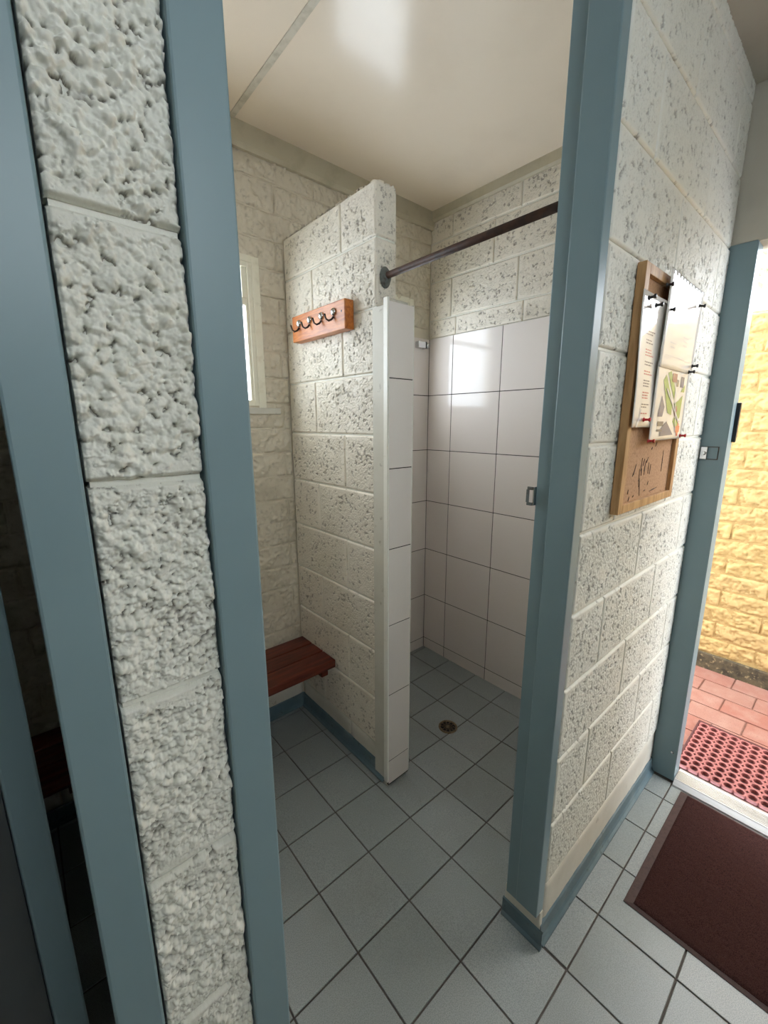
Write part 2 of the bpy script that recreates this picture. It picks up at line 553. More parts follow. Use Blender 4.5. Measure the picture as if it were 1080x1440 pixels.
BLK = {}
def block_mesh(style, w, h, var=0):
    key = (style, round(w, 3), round(h, 3), var)
    if key in BLK:
        return BLK[key]
    rng = np.random.default_rng(abs(hash((style, int(w * 1000), int(h * 1000), var))) % (2 ** 31) if False else
                                (sum(ord(c) for c in style) * 7919 + int(w * 1000) * 104729 + int(h * 1000) * 1299709 + var * 15485863) % (2 ** 31))
    dx = {'popcorn': 0.0008, 'porous': 0.0023, 'split': 0.005, 'yellow': 0.006, 'render': 0.02, 'cream': 0.0023}[style]
    nx, nz = max(4, int(w / dx) + 1), max(4, int(h / dx) + 1)
    xs, zs = np.linspace(0, w, nx), np.linspace(0, h, nz)
    X, Z = np.meshgrid(xs, zs, indexing='ij')
    ex = np.minimum(X, w - X); ez = np.minimum(Z, h - Z)
    e = np.minimum(ex, ez)
    pit_shade = np.zeros_like(X)
    if style == 'popcorn':
        sf = 1.18 if var == 7 else (0.82 + 0.05 * (var % 5))
        wx = 0.0007 * fbm(nx, nz, dx, 3.0, rng, 0.010); wz = 0.0007 * fbm(nx, nz, dx, 3.0, rng, 0.010)
        lo = fbm(nx, nz, dx, 3.2, rng, 0.08)
        m = smooth01(0.5 + 0.6 * lo)
        g1 = domes(X + wx, Z + wz, 0.0088 * sf, rng, 0.50, 0.74, 0.0018)
        g2 = domes(X + wz, Z + wx, 0.0056 * sf, rng, 0.52, 0.74, 0.0010)
        H = np.maximum(g1 - 0.0008 - 0.0016 * (1 - m), g2 - 0.0006 - 0.0008 * m)
        H = np.maximum(H, -0.0050)
        H = 1.35 * blur(H, 1) - 0.0032
        H += 0.0010 * lo
        edge = ez + 0.007 * fbm(nx, nz, dx, 2.6, rng, 0.05) - 0.003
        t = smooth01((edge - 0.002) / 0.010)
        flatz = 0.0010 + 0.0002 * fbm(nx, nz, dx, 2.5, rng, 0.02)
        H = H * t + flatz * (1 - t)
        rec, rw = 0.0058, 0.0042
        H = H - rec * (1 - smooth01(ez / rw)) ** 1.5
        H = H - 0.003 * (1 - smooth01(ex / 0.003))
        pit_shade = np.clip((-0.0024 - H) / 0.0024, 0, 1) * t * 0.75  # shade in the clefts between grains, painted into the colour
    elif style in ('porous', 'cream'):
        wx = 0.0022 * fbm(nx, nz, dx, 2.2, rng, 0.02); wz = 0.0022 * fbm(nx, nz, dx, 2.2, rng, 0.02)
        d1, v1, c1 = grains(X + wx, Z + wz, 0.0084, rng)
        lo = fbm(nx, nz, dx, 2.8, rng, 0.12)
        H = 0.0044 * (0.45 + 0.55 * v1) * np.sqrt(smooth01(c1 / 0.36)) * (0.7 + 0.3 * d1)
        H = H - 0.0024 * (v1 < 0.10)
        H = np.minimum(H, 0.0030 + 0.0004 * lo)
        fill = smooth01(-0.12 + 0.40 * fbm(nx, nz, dx, 3.0, rng, 0.09))
        H = H + (0.0024 - H) * 0.85 * fill * (H < 0.0024)
        H = H - 0.0008
        edge = e + 0.005 * fbm(nx, nz, dx, 2.6, rng, 0.06) - 0.003
        t = smooth01((edge - 0.002) / 0.009)
        H = H * t + 0.0012 * (1 - t)
        H = H - 0.0050 * (1 - smooth01(e / 0.0046)) ** 1.5
        pit_shade = np.clip((0.0004 - H) / 0.0024, 0, 1) * t * 0.7  # bare unpainted pits, plus crevice shade painted into the colour
    elif style in ('split', 'yellow'):
        lo = fbm(nx, nz, dx, 3.3, rng, 0.10)
        ax = rng.uniform(-1, 1)
        st = fbm(nx, nz, dx, 2.6, rng, 0.04)
        ridg = 1 - np.abs(fbm(nx, nz, dx, 2.9, rng, 0.05))
        amp = 0.0058 if style == 'split' else 0.0065
        H = amp * (0.7 * lo + 0.45 * ridg + 0.25 * st) * 0.9
        H = np.clip(H, -0.0034 if style == 'split' else -0.0075, 0.0085)
        hole = pebbles(X + 7, Z + 1, 0.022, rng, 0.12, 0.3, -0.9, 1.0, 0.8)
        hm = np.clip(hole * 3, 0, 1)
        H = H - 0.003 * hm
        ew, er = (0.005, 0.0052) if style == 'split' else (0.009, 0.006)
        H = H - (er + H * 0.6) * (1 - smooth01(e / ew)) ** 1.3
        pit_shade = np.clip(hm, 0, 1) * (0.25 if style == 'split' else 0.6) + np.clip((-0.005 - H) / 0.004, 0, 1) * 0.3
    else:
        H = 0.0004 * fbm(nx, nz, dx, 2.5, rng, 0.1)
        H = H - 0.0035 * (1 - smooth01(e / 0.006)) ** 1.5
    # vertices: relief front + back rim
    V = np.zeros((nx * nz, 3))
    V[:, 0] = X.ravel(); V[:, 1] = -H.ravel(); V[:, 2] = Z.ravel()
    idx = np.arange(nx * nz).reshape(nx, nz)
    q = np.stack([idx[:-1, :-1], idx[1:, :-1], idx[1:, 1:], idx[:-1, 1:]], -1).reshape(-1, 4)
    loop = np.concatenate([idx[:, 0], idx[-1, 1:], idx[-2::-1, -1], idx[0, -2:0:-1]])
    back = V[loop].copy(); back[:, 1] = 0.02
    nb = len(loop)
    bi = np.arange(nb) + nx * nz
    q2 = np.stack([loop, bi, np.roll(bi, -1), np.roll(loop, -1)], -1)
    V = np.concatenate([V, back]); Q = np.concatenate([q, q2])
    me = bpy.data.meshes.new('brick')
    me.vertices.add(len(V)); me.vertices.foreach_set('co', V.ravel())
    me.loops.add(Q.size); me.loops.foreach_set('vertex_index', Q.ravel().astype(np.int32))
    me.polygons.add(len(Q))
    me.polygons.foreach_set('loop_start', np.arange(0, Q.size, 4, dtype=np.int32))
    sm = np.ones(len(Q), dtype=bool); sm[len(q):] = False
    me.polygons.foreach_set('use_smooth', sm)
    at = me.attributes.new('pit_shade', 'FLOAT', 'POINT')
    at.data.foreach_set('value', np.concatenate([pit_shade.ravel(), np.zeros(nb)]))
    me.update(calc_edges=True)
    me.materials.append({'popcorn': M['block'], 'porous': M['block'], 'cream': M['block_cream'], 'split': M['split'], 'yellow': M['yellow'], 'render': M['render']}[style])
    BLK[key] = me
    return me

RND = random.Random(5)
def brick(parent, style, w, h, loc, facing='-Y', nvar=3, var=None):
    """one block of a wall; loc = its lower left front corner as seen from in front"""
    me = block_mesh(style, w, h, RND.randrange(nvar) if var is None else var)
    o = bpy.data.objects.new('brick', me)
    o.location = loc
    o.rotation_euler = (0, 0, {'-Y': 0, '-X': -math.pi / 2, '+X': math.pi / 2, '+Y': math.pi}[facing])
    return link(o, parent)

def course(parent, style, z0, z1, a0, a1, cuts, plane, facing, gap=0.004, nvar=3):
    """lay one course between a0 and a1 with vertical joints at cuts"""
    ed = [a0] + [c for c in sorted(cuts) if a0 + 0.03 < c < a1 - 0.03] + [a1]
    for i in range(len(ed) - 1):
        u0 = ed[i] + (gap / 2 if i else 0); u1 = ed[i + 1] - (gap / 2 if i < len(ed) - 2 else 0)
        w = u1 - u0
        if facing == '-Y':
            loc = (u0, plane, z0)
        elif facing == '-X':
            loc = (plane, u1, z0)
        elif facing == '+X':
            loc = (plane, u0, z0)
        else:
            loc = (u1, plane, z0)
        brick(parent, style, w, z1 - z0, loc, facing, nvar)

CEIL = 2.545
XR = 1.87          # tiled side wall
YB = 1.35          # back wall
XE = 1.845         # exit wall

# ------------------------------------------------------------------ floor
def fall(x, y):
    return -0.020 * math.exp(-((x - 1.42) ** 2 + (y - 0.75) ** 2) / (2 * 0.36 ** 2))
bm = bmesh.new()
FX0, FX1, FY0, FY1 = -1.3, 1.90, -1.5, 1.40
nfx, nfy = 48, 52
gv = [[bm.verts.new((FX0 + (FX1 - FX0) * i / nfx, FY0 + (FY1 - FY0) * j / nfy,
        fall(FX0 + (FX1 - FX0) * i / nfx, FY0 + (FY1 - FY0) * j / nfy) - 0.0035)) for j in range(nfy + 1)] for i in range(nfx + 1)]
for i in range(nfx):
    for j in range(nfy):
        bm.faces.new((gv[i][j], gv[i + 1][j], gv[i + 1][j + 1], gv[i][j + 1]))
floor = obj('floor', bm, M['grout'])
floor['kind'] = 'structure'
GX, GY = 0.7272, 0.5182
def tile_mesh(w, d, name='tile', g=0.0023, t=0.012, mat='floor_tile'):
    bm = bmesh.new()
    box(bm, -w / 2 + g, w / 2 - g, -d / 2 + g, d / 2 - g, -t, 0)
    top = [e for e in bm.edges if all(abs(v.co.z) < 1e-6 for v in e.verts)]
    bmesh.ops.bevel(bm, geom=top, offset=0.0014, segments=2, profile=0.5, affect='EDGES')
    return mesh_of(bm, name, M[mat])
TM = {}
def floor_tile(x0, x1, y0, y1):
    k = (round(x1 - x0, 3), round(y1 - y0, 3))
    if k not in TM:
        TM[k] = tile_mesh(*k)
    cx, cy = (x0 + x1) / 2, (y0 + y1) / 2
    o = bpy.data.objects.new('tile', TM[k])
    o.location = (cx, cy, fall(cx, cy) + RND.uniform(-0.0003, 0.0003))
    e = 0.01
    gx_ = (fall(cx + e, cy) - fall(cx - e, cy)) / (2 * e); gy_ = (fall(cx, cy + e) - fall(cx, cy - e)) / (2 * e)
    o.rotation_euler = (math.atan(gy_), -math.atan(gx_), 0)
    link(o, floor)
def tile_region(rx0, rx1, ry0, ry1):
    i0 = math.floor((rx0 - GX) / 0.2); j0 = math.floor((ry0 - GY) / 0.2)
    x = GX + 0.2 * i0
    while x < rx1 - 1e-6:
        y = GY + 0.2 * j0
        while y < ry1 - 1e-6:
            a0, a1, b0, b1 = max(x, rx0), min(x + 0.2, rx1), max(y, ry0), min(y + 0.2, ry1)
            if a1 - a0 > 0.012 and b1 - b0 > 0.012:
                floor_tile(a0, a1, b0, b1)
            y += 0.2
        x += 0.2
tile_region(0.128, XR, 0.1182, YB)            # shower cubicle
tile_region(-0.86, 0.04, 0.1182, YB)          # neighbouring cubicle
tile_region(-0.86, 0.93, -0.0818, 0.1182)     # door line
tile_region(-1.06, XE - 0.005, -1.45, -0.0818)   # hall
tile_region(0.93, XE - 0.005, -0.0818, 0.0)

# ------------------------------------------------------------------ walls: shells
# noticeboard wall (front), with the cubicle door opening to its left
wall_front = struct('wall_front', [(0.935, XE + 0.02, 0.005, 0.10, -0.03, CEIL)], M['mortar'])
wall_header = struct('wall_header', [(0.175, 0.935, 0.005, 0.095, 2.395, CEIL), (-0.79, -0.003, 0.005, 0.095, 2.395, CEIL)], M['mortar'])
wall_divider = struct('wall_divider', [(0.041, 0.126, 0.0062, YB, -0.03, CEIL)], M['mortar'])
wall_far_left = struct('wall_far_left', [(-0.93, -0.84, 0.0, YB, -0.03, CEIL), (-1.3, -0.83, 0.0, 0.1, -0.03, CEIL)], M['mortar'])
W1 = (0.16, 0.818, 1.515, 2.075)     # window beside the bench
W2 = (1.22, 1.705, 1.525, 2.075)    # window in the shower
def pierced(x0, x1, z0, z1, wins, y0, y1):
    out, x = [], x0
    for (a, b, c, d) in wins:
        out.append((x, a, y0, y1, z0, z1)); out.append((a, b, y0, y1, z0, c)); out.append((a, b, y0, y1, d, z1)); x = b
    out.append((x, x1, y0, y1, z0, z1))
    return out
def wider(W):
    return (W[0] - 0.05, W[1] + 0.05, W[2] - 0.05, W[3] + 0.05)
wall_back = struct('wall_back', pierced(-0.93, XR + 0.02, -0.03, CEIL, [W1, W2], YB + 0.005, YB + 0.03)
                   + pierced(-0.93, XR + 0.02, -0.03, CEIL, [wider(W1), wider(W2)], YB + 0.03, YB + 0.105), M['split'])
wall_right = struct('wall_right', [(XR + 0.005, XR + 0.10, 0.10, YB + 0.1, -0.05, CEIL)], M['mortar'])
wall_partition = struct('wall_partition', [(0.970, 1.050, 0.750, YB, -0.03, 2.175)], M['mortar'])
# exit wall with the outside door opening
wall_exit = struct('wall_exit', [(XE + 0.002, XE + 0.10, -1.5, -0.98, -0.03, CEIL), (XE + 0.002, XE + 0.10, -0.98, 0.02, 2.0, CEIL)], M['plaster'])
# hall walls behind the photographer, with an unseen high window added for light
HALL_FILL = (-0.45, 0.75, 1.88, 2.42)
wall_hall = struct('wall_hall', pierced(-1.3, XE + 0.1, -0.03, CEIL, [HALL_FILL], -1.55, -1.45), M['plaster'])
wall_hall_end = struct('wall_hall_end', [(-1.4, -1.3, -1.55, 0.1, -0.03, CEIL)], M['plaster'])

# ceiling panels
ceiling = struct('ceiling', [(-1.4, XE + 0.12, -1.6, YB + 0.1, CEIL + 0.008, CEIL + 0.05)], M['ceiling'])
for (x0, x1, y0, y1) in ((0.128, 0.762, 0.0, YB), (0.768, XR, 0.0, YB), (-0.85, 0.04, 0.0, YB)):
    boxobj('panel', (x0, x1, y0, y1, CEIL, CEIL + 0.009), M['ceiling'], ceiling)
for (x0, x1, y0, y1) in ((-1.3, 0.3, -1.45, 0.0), (0.304, XE, -1.45, 0.0)):
    boxobj('panel', (x0, x1, y0, y1, 2.445, CEIL + 0.009), M['plaster'], ceiling)
boxobj('joint_strip', (0.754, 0.776, 0.1, YB, CEIL - 0.003, CEIL), M['strip'], ceiling, 0.001)

# ------------------------------------------------------------------ pier: end of the dividing wall, large lumpy blocks
zj = [0.195 + 0.2 * k for k in range(12)]
zr = [0.0] + zj + [CEIL]
for k in range(len(zr) - 1):
    z0 = zr[k] + (0.0025 if k else 0.0); z1 = min(zr[k + 1] - 0.0025, CEIL)
    if z1 - z0 < 0.05:
        continue
    brick(wall_divider, 'popcorn', 0.0885, z1 - z0, (0.0388, 0.0, z0), '-Y', 99, k)
# side faces of the dividing wall, cubicle sides
for k in range(12):
    cuts = [0.43, 0.83, 1.23] if k % 2 else [0.23, 0.63, 1.03]
    zz1 = min(0.195 + 0.2 * (k + 1) - 0.0045, CEIL)
    z0 = 0.195 + 0.2 * k + 0.0045
    if zz1 - z0 < 0.05: continue
    course(wall_divider, 'cream', z0, zz1, 0.1, YB, cuts, 0.1295, '+X', nvar=2)

# ------------------------------------------------------------------ noticeboard wall blocks
brick(wall_front, 'render', XE - 0.937, 0.185, (0.937, 0.001, 0.005), '-Y')
for k in range(12):
    z0 = 0.195 + 0.2 * k + 0.003; z1 = min(0.195 + 0.2 * (k + 1) - 0.003, CEIL)
    if z1 - z0 < 0.05: continue
    cuts = [1.33, 1.73] if k % 2 == 0 else [1.12, 1.52]
    course(wall_front, 'porous', z0, z1, 0.937, XE, cuts, 0.0, '-Y', nvar=3)

# ------------------------------------------------------------------ partition between bench and shower
PJ = [0.137 + 0.2104 * k for k in range(10)]
brickz = [(0.0, PJ[0])] + [(PJ[k], PJ[k + 1]) for k in range(9)] + [(PJ[9], 2.19)]
for n, (z0, z1) in enumerate(brickz):
    k = n - 1
    cuts = [0.94] if n % 2 == 0 else [1.137]
    z0b, z1b = z0 + (0.003 if n else 0), z1 - (0.003 if n < 10 else 0)
    st = 'render' if n == 0 else 'cream'
    course(wall_partition, st, z0b, z1b, 0.748, YB, cuts, 0.965, '-X', nvar=4)
    if z1 > 1.9:
        brick(wall_partition, 'cream', 0.088, z1b - z0b, (0.966, 0.746, z0b), '-Y', 3)
# rough broken top of the partition
rt_rng = random.Random(3)
bm = bmesh.new()
nxt, nyt = 12, 70
tv = []
for i in range(nxt + 1):
    row = []
    for j in range(nyt + 1):
        x = 0.9655 + (1.054 - 0.9655) * i / nxt; y = 0.746 + (YB - 0.746) * j / nyt
        eb = min(i, nxt - i, j) / 2.0
        row.append(bm.verts.new((x, y, 2.186 + min(eb, 1) * 0.010 + rt_rng.uniform(-0.008, 0.010))))
    tv.append(row)
for i in range(nxt):
    for j in range(nyt):
        bm.faces.new((tv[i][j], tv[i + 1][j], tv[i + 1][j + 1], tv[i][j + 1]))
obj('rough_top', bm, M['block_cream'], wall_partition, smooth=True)

# rendered nib at the partition end, tiled on its face
nib = struct('trim_nib', [(0.957, 1.068, 0.681, 0.757, -0.02, 1.815)], M['render'])
bm = bmesh.new()
prism(bm, [(0.757, 1.815), (0.690, 1.822), (0.700, 1.838), (0.725, 1.848), (0.757, 1.850)], 'x', 1.004, 1.064)
obj('mortar_cap', bm, M['render'], nib)
def wtile(parent, x0, x1, y0, y1, z0, z1, bev=0.0012):
    o = boxobj('tile', (x0, x1, y0, y1, z0, z1), M['wall_tile'], parent, bev)
    return o
struct_grout = boxobj('grout', (0.957, 1.066, 0.6737, 0.6805, 0.0, 1.818), M['wall_grout'], nib)
ez = [0.004, 0.112, 0.410, 0.702, 0.999, 1.288, 1.588, 1.824]
for i in range(7):
    wtile(nib, 0.9575, 1.0665, 0.6725, 0.681, ez[i] + 0.0015, ez[i + 1] - 0.0015)
bm = bmesh.new()
prism(bm, [(0.9475, 0.690), (0.9475, 0.6715), (0.9505, 0.669), (0.9565, 0.6715), (0.9565, 0.690)], 'z', 0.02, 1.832)
tag(obj('trim_corner', bm, M['bead']), kind='structure')
bm = bmesh.new()
prism(bm, [(1.0665, 0.690), (1.0665, 0.6735), (1.0695, 0.672), (1.0725, 0.675), (1.0725, 0.690)], 'z', 0.01, 1.826)
tag(obj('trim_corner', bm, M['bead']), kind='structure')

# ------------------------------------------------------------------ shower tiling
TZ = [0.0, 0.062, 0.360, 0.670, 0.976, 1.285, 1.597, 1.906]
tw = boxobj('grout', (XR - 0.0079, XR + 0.006, 0.10, YB, -0.03, 1.904), M['wall_grout'], wall_right)
ycut = [0.10, 0.24, 0.549, 0.858, 1.167, YB - 0.008]
for i in range(7):
    for j in range(5):
        wtile(wall_right, XR - 0.009, XR + 0.001, ycut[j] + 0.0017, ycut[j + 1] - 0.0017, TZ[i] + 0.0017 - (0.018 if i == 0 else 0), TZ[i + 1] - 0.0017)
bt = boxobj('grout', (1.055, XR, YB - 0.0079, YB + 0.006, -0.03, 1.523), M['wall_grout'], wall_back)
boxobj('grout', (1.055, W2[0], YB - 0.0079, YB + 0.006, 1.523, 1.904), M['wall_grout'], wall_back)
boxobj('grout', (W2[1], XR, YB - 0.0079, YB + 0.006, 1.523, 1.904), M['wall_grout'], wall_back)
xcut = [1.062, 1.22, 1.545, 1.705, XR - 0.009]
for i in range(7):
    for j in range(4):
        z0, z1 = TZ[i], TZ[i + 1]
        if 1 <= j <= 2 and z0 > 1.5:
            continue
        if 1 <= j <= 2 and z1 > 1.53:
            z1 = 1.523
        wtile(wall_back, xcut[j] + 0.0017, xcut[j + 1] - 0.0017, YB - 0.009, YB + 0.001, z0 + 0.0017 - (0.018 if i == 0 else 0), z1 - 0.0017)
boxobj('grout', (1.05, 1.059, 0.757, YB - 0.008, -0.03, 1.82), M['wall_grout'], wall_partition)
pcut = [0.758, 0.858, 1.167, YB - 0.010]
for i in range(7):
    for j in range(3):
        wtile(wall_partition, 1.056, 1.064, pcut[j] + 0.0017, pcut[j + 1] - 0.0017, TZ[i] + 0.0017 - (0.012 if i == 0 else 0), min(TZ[i + 1], 1.822) - 0.0017)

# block work above the tiles
for n, (z0, z1) in enumerate(((1.906, 2.003), (2.003, 2.199), (2.199, 2.395), (2.395, CEIL))):
    cuts = [0.36, 0.76, 1.16] if n % 2 == 0 else [0.40, 0.80, 1.2]
    if n == 1: cuts = [0.395, 0.797, 1.197]
    if n == 2: cuts = [0.54, 0.938]
    course(wall_right, 'cream', z0 + 0.003, min(z1 - 0.003, CEIL), 0.1, YB, cuts, XR, '-X', nvar=3)

# split-face back wall
ph = 0.1075
for k in range(24):
    z0 = 0.022 + ph * k + 0.002; z1 = 0.022 + ph * (k + 1) - 0.002
    if k == 0: z0 = 0.0
    z1 = min(z1, CEIL)
    if z1 - z0 < 0.03: continue
    off = 0.2 if k % 2 else 0.0
    allc = [-0.83 + off + 0.39 * i for i in range(-1, 9)]
    st = 'split'
    segs = [(-0.84, 0.04), (0.131, 0.962), (1.06, XR)] if z1 < 2.2 else [(-0.84, 0.04), (0.131, XR)]
    for (s0, s1) in segs:
        pieces = [(s0, s1)]
        for (a_, b_, c_, d_) in (W1, W2):
            new = []
            for (p0, p1) in pieces:
                if z1 > c_ + 0.01 and z0 < d_ - 0.01 and p0 < a_ and p1 > b_:
                    new += [(p0, a_), (b_, p1)]
                else:
                    new.append((p0, p1))
            pieces = new
        for (p0, p1) in pieces:
            if s0 > 1 and z0 < 1.895:
                continue
            zz0, zz1 = z0, z1
            course(wall_back, 'render' if k == 0 else st, zz0, zz1, p0, p1, allc, YB, '-Y', gap=0.004, nvar=4)

# ------------------------------------------------------------------ skirting bands
def cove(name, path_axis, a0, a1, plane, sgn, h=0.066, t=0.009):
    """painted floor band with a small cove foot"""
    bm = bmesh.new()
    pts = [(plane, 0.0), (plane + sgn * 0.020, 0.0), (plane + sgn * 0.019, 0.004), (plane + sgn * (t + 0.004), 0.010), (plane + sgn * t, 0.020), (plane + sgn * t * 0.9, h - 0.004), (plane + sgn * t * 0.5, h), (plane, h)]
    if path_axis == 'x':
        prism(bm, pts, 'x', a0, a1)
    else:
        prism(bm, pts, 'y', a0, a1)
    o = obj(name, bm, M['blue_floor'])
    o['kind'] = 'structure'
    return o
cove('baseboard_front', 'x', 0.925, XE, 0.004, -1)
cove('baseboard_partition', 'y', 0.70, YB, 0.967, -1)
cove('baseboard_back', 'x', 0.128, 0.962, YB + 0.003, -1)
cove('baseboard_back_left', 'x', -0.84, 0.04, YB + 0.003, -1)
cove('baseboard_divider', 'y', 0.1, YB, 0.126, 1)
cove('baseboard_divider_left', 'y', 0.1, YB, 0.041, -1)

# cornices
bm = bmesh.new(); prism(bm, [(YB, CEIL), (YB - 0.022, CEIL), (YB - 0.020, CEIL - 0.070), (YB - 0.012, CEIL - 0.085), (YB, CEIL - 0.087)], 'x', 0.128, XR)
tag(obj('trim_cornice', bm, M['cornice']), kind='structure')
bm = bmesh.new(); prism(bm, [(XR, CEIL), (XR - 0.020, CEIL), (XR - 0.018, CEIL - 0.040), (XR - 0.010, CEIL - 0.048), (XR, CEIL - 0.05)], 'y', 0.1, YB - 0.022)
tag(obj('trim_cornice', bm, M['cornice']), kind='structure')

# ------------------------------------------------------------------ windows
def window(name, W):
    x0, x1, z0, z1 = W
    root = empty(name, ((x0 + x1) / 2, YB, z0)); root['kind'] = 'structure'
    ox, oy, oz = root.location
    def bx(nm, d, mat, bev=0.002):
        return boxobj(nm, (d[0] - ox, d[1] - ox, d[2] - oy, d[3] - oy, d[4] - oz, d[5] - oz), mat, root, bev)
    yf0, yf1 = YB - 0.004, YB + 0.030
    fwid = 0.022
    bx('window_frame', (x0, x0 + fwid, yf0, yf1, z0, z1), M['sash']); bx('window_frame', (x1 - fwid, x1, yf0, yf1, z0, z1), M['sash'])
    bx('window_frame', (x0 + fwid, x1 - fwid, yf0, yf1, z1 - fwid, z1), M['sash']); bx('window_frame', (x0 + fwid, x1 - fwid, yf0, yf1, z0, z0 + 0.022), M['sash'])
    zt = 1.925
    bx('transom', (x0 + fwid, x1 - fwid, yf0 + 0.01, yf1, zt - 0.014, zt + 0.014), M['sash'])
    # lower sash
    s = 0.012
    bx('sash', (x1 - fwid - s, x1 - fwid, yf0 + 0.006, yf1 - 0.012, z0 + 0.022, zt - 0.014), M['sash']); bx('sash', (x0 + fwid, x0 + fwid + s, yf0 + 0.006, yf1 - 0.012, z0 + 0.022, zt - 0.014), M['sash'])
    # top hopper sash
    bx('sash', (x1 - fwid - 0.022, x1 - fwid, yf0 + 0.010, yf1 - 0.010, zt + 0.014, z1 - fwid), M['sash']); bx('sash', (x0 + fwid, x0 + fwid + 0.022, yf0 + 0.010, yf1 - 0.010, zt + 0.014, z1 - fwid), M['sash'])
    bx('pane', (x0 + fwid + s, x1 - fwid - s, YB + 0.006, YB + 0.010, z0 + 0.022, zt - 0.014), M['glass'], 0)
    bx('pane', (x0 + fwid + 0.022, x1 - fwid - 0.022, YB + 0.012, YB + 0.016, zt + 0.014, z1 - fwid), M['glass'], 0)
    # flat timber architrave on the inside face
    bx('architrave', (x1 - 0.004, x1 + 0.028, YB - 0.008, YB + 0.006, z0 - 0.02, z1 + 0.02), M['sash']); bx('architrave', (x0 - 0.028, x0 + 0.004, YB - 0.008, YB + 0.006, z0 - 0.02, z1 + 0.02), M['sash'])
    bx('architrave', (x0 + 0.004, x1 - 0.004, YB - 0.008, YB + 0.006, z1 - 0.004, z1 + 0.022), M['sash'])
    bx('window_sill', (x0 - 0.03, x1 + (0.09 if name == 'window_1' else 0.02), YB - 0.016, YB + 0.005, z0 - 0.034, z0 - 0.008), M['render'])
    return root
window('window_1', W1)
window('window_2', W2)
# window added out of view behind the camera to light the hall
hx0, hx1, hz0, hz1 = HALL_FILL
root = empty('fill_window', ((hx0 + hx1) / 2, -1.5, hz0)); root['kind'] = 'structure'
hw, hh = (hx1 - hx0) / 2, hz1 - hz0
for (x0, x1, z0, z1, nm) in ((-hw, -hw + .05, 0, hh, 'window_frame'), (hw - .05, hw, 0, hh, 'window_frame'), (-hw + .05, hw - .05, 0, 0.05, 'window_frame'), (-hw + .05, hw - .05, hh - .05, hh, 'window_frame'), (-0.025, 0.025, 0.05, hh - .05, 'mullion')):
    boxobj(nm, (x0, x1, -0.03, 0.03, z0, z1), M['sash'], root, 0.003)
for (x0, x1) in ((-hw + .05, -0.025), (0.025, hw - .05)):
    boxobj('pane', (x0, x1, -0.003, 0.003, 0.05, hh - .05), M['glass'], root)

# ------------------------------------------------------------------ cubicle door frames
door_1 = empty('door_1', (0.5, 0.05, 0)); door_1['kind'] = 'structure'
def fbox(root, name, d, mat, bev=0.002):
    ox, oy, oz = root.location
    return boxobj(name, (d[0] - ox, d[1] - ox, d[2] - oy, d[3] - oy, d[4] - oz, d[5] - oz), mat, root, bev)
fbox(door_1, 'jamb', (0.1290, 0.1745, -0.005, 0.10, 0.10, 2.40), M['blue'], 0.0025)
fbox(door_1, 'jamb', (0.8965, 0.9335, -0.001, 0.063, 0.115, 2.40), M['blue'], 0.003)
bm = bmesh.new()
fbox(door_1, 'door_stop', (0.909, 0.9335, 0.063, 0.100, 0.098, 2.40), M['blue'], 0.002)
fbox(door_1, 'door_head', (0.1745, 0.8965, -0.001, 0.10, 2.34, 2.40), M['blue'], 0.002)
# strike plate on the inner edge of the right jamb
ox, oy, oz = door_1.location
sp = fbox(door_1, 'strike_plate', (0.900, 0.916, 0.100, 0.103, 1.252, 1.296), M['chrome'], 0.0008)
bm = bmesh.new(); box(bm, 0.897 - ox, 0.901 - ox, 0.103 - oy, 0.116 - oy, 1.252, 1.259); box(bm, 0.897 - ox, 0.901 - ox, 0.103 - oy, 0.116 - oy, 1.289, 1.296); box(bm, 0.897 - ox, 0.901 - ox, 0.112 - oy, 0.118 - oy, 1.259, 1.289)
obj('strike_lip', bm, M['flange'], sp)
# rendered kerb under the right jamb
bm = bmesh.new()
box(bm, 0.918, 0.936, -0.002, 0.108, -0.01, 0.112, 0.004)
tag(obj('trim_kerb', bm, M['render']), kind='structure')
bm = bmesh.new()
pts = [(0.918, 0.0), (0.908, 0.0), (0.909, 0.004), (0.914, 0.012), (0.914, 0.056), (0.918, 0.060)]
prism(bm, pts, 'y', -0.014, 0.112)
tag(obj('baseboard_kerb', bm, M['blue_floor']), kind='structure')
door_2 = empty('door_2', (-0.4, 0.05, 0)); door_2['kind'] = 'structure'
fbox(door_2, 'jamb', (-0.0035, 0.0365, -0.003, 0.062, 0.06, 2.40), M['blue'], 0.0025)
fbox(door_2, 'door_stop', (0.008, 0.0365, 0.062, 0.10, 0.06, 2.40), M['blue'], 0.002)
fbox(door_2, 'jamb', (-0.83, -0.79, -0.003, 0.10, 0.06, 2.40), M['blue'], 0.0025)
fbox(door_2, 'door_head', (-0.79, -0.0035, -0.001, 0.10, 2.34, 2.40), M['blue'], 0.002)

# the neighbouring cubicle's door, ajar
TH = math.radians(12)
leaf = empty('cubicle_door', (-0.731, 0.083, 0), TH)
tag(leaf, 'charcoal cubicle door with blue edge standing ajar at the far left', 'door')
boxobj('leaf', (0.0, 0.676, 0.0, 0.034, 0.10, 2.05), M['charcoal'], leaf, 0.001)
boxobj('edge_stile', (0.677, 0.712, -0.003, 0.037, 0.10, 2.05), M['blue'], leaf, 0.003)
for z in (0.35, 1.75):
    bm = bmesh.new(); tube(bm, [(-0.008, 0.02, z), (-0.008, 0.02, z + 0.09)], 0.007)
    obj('hinge', bm, M['chrome'], leaf, True)

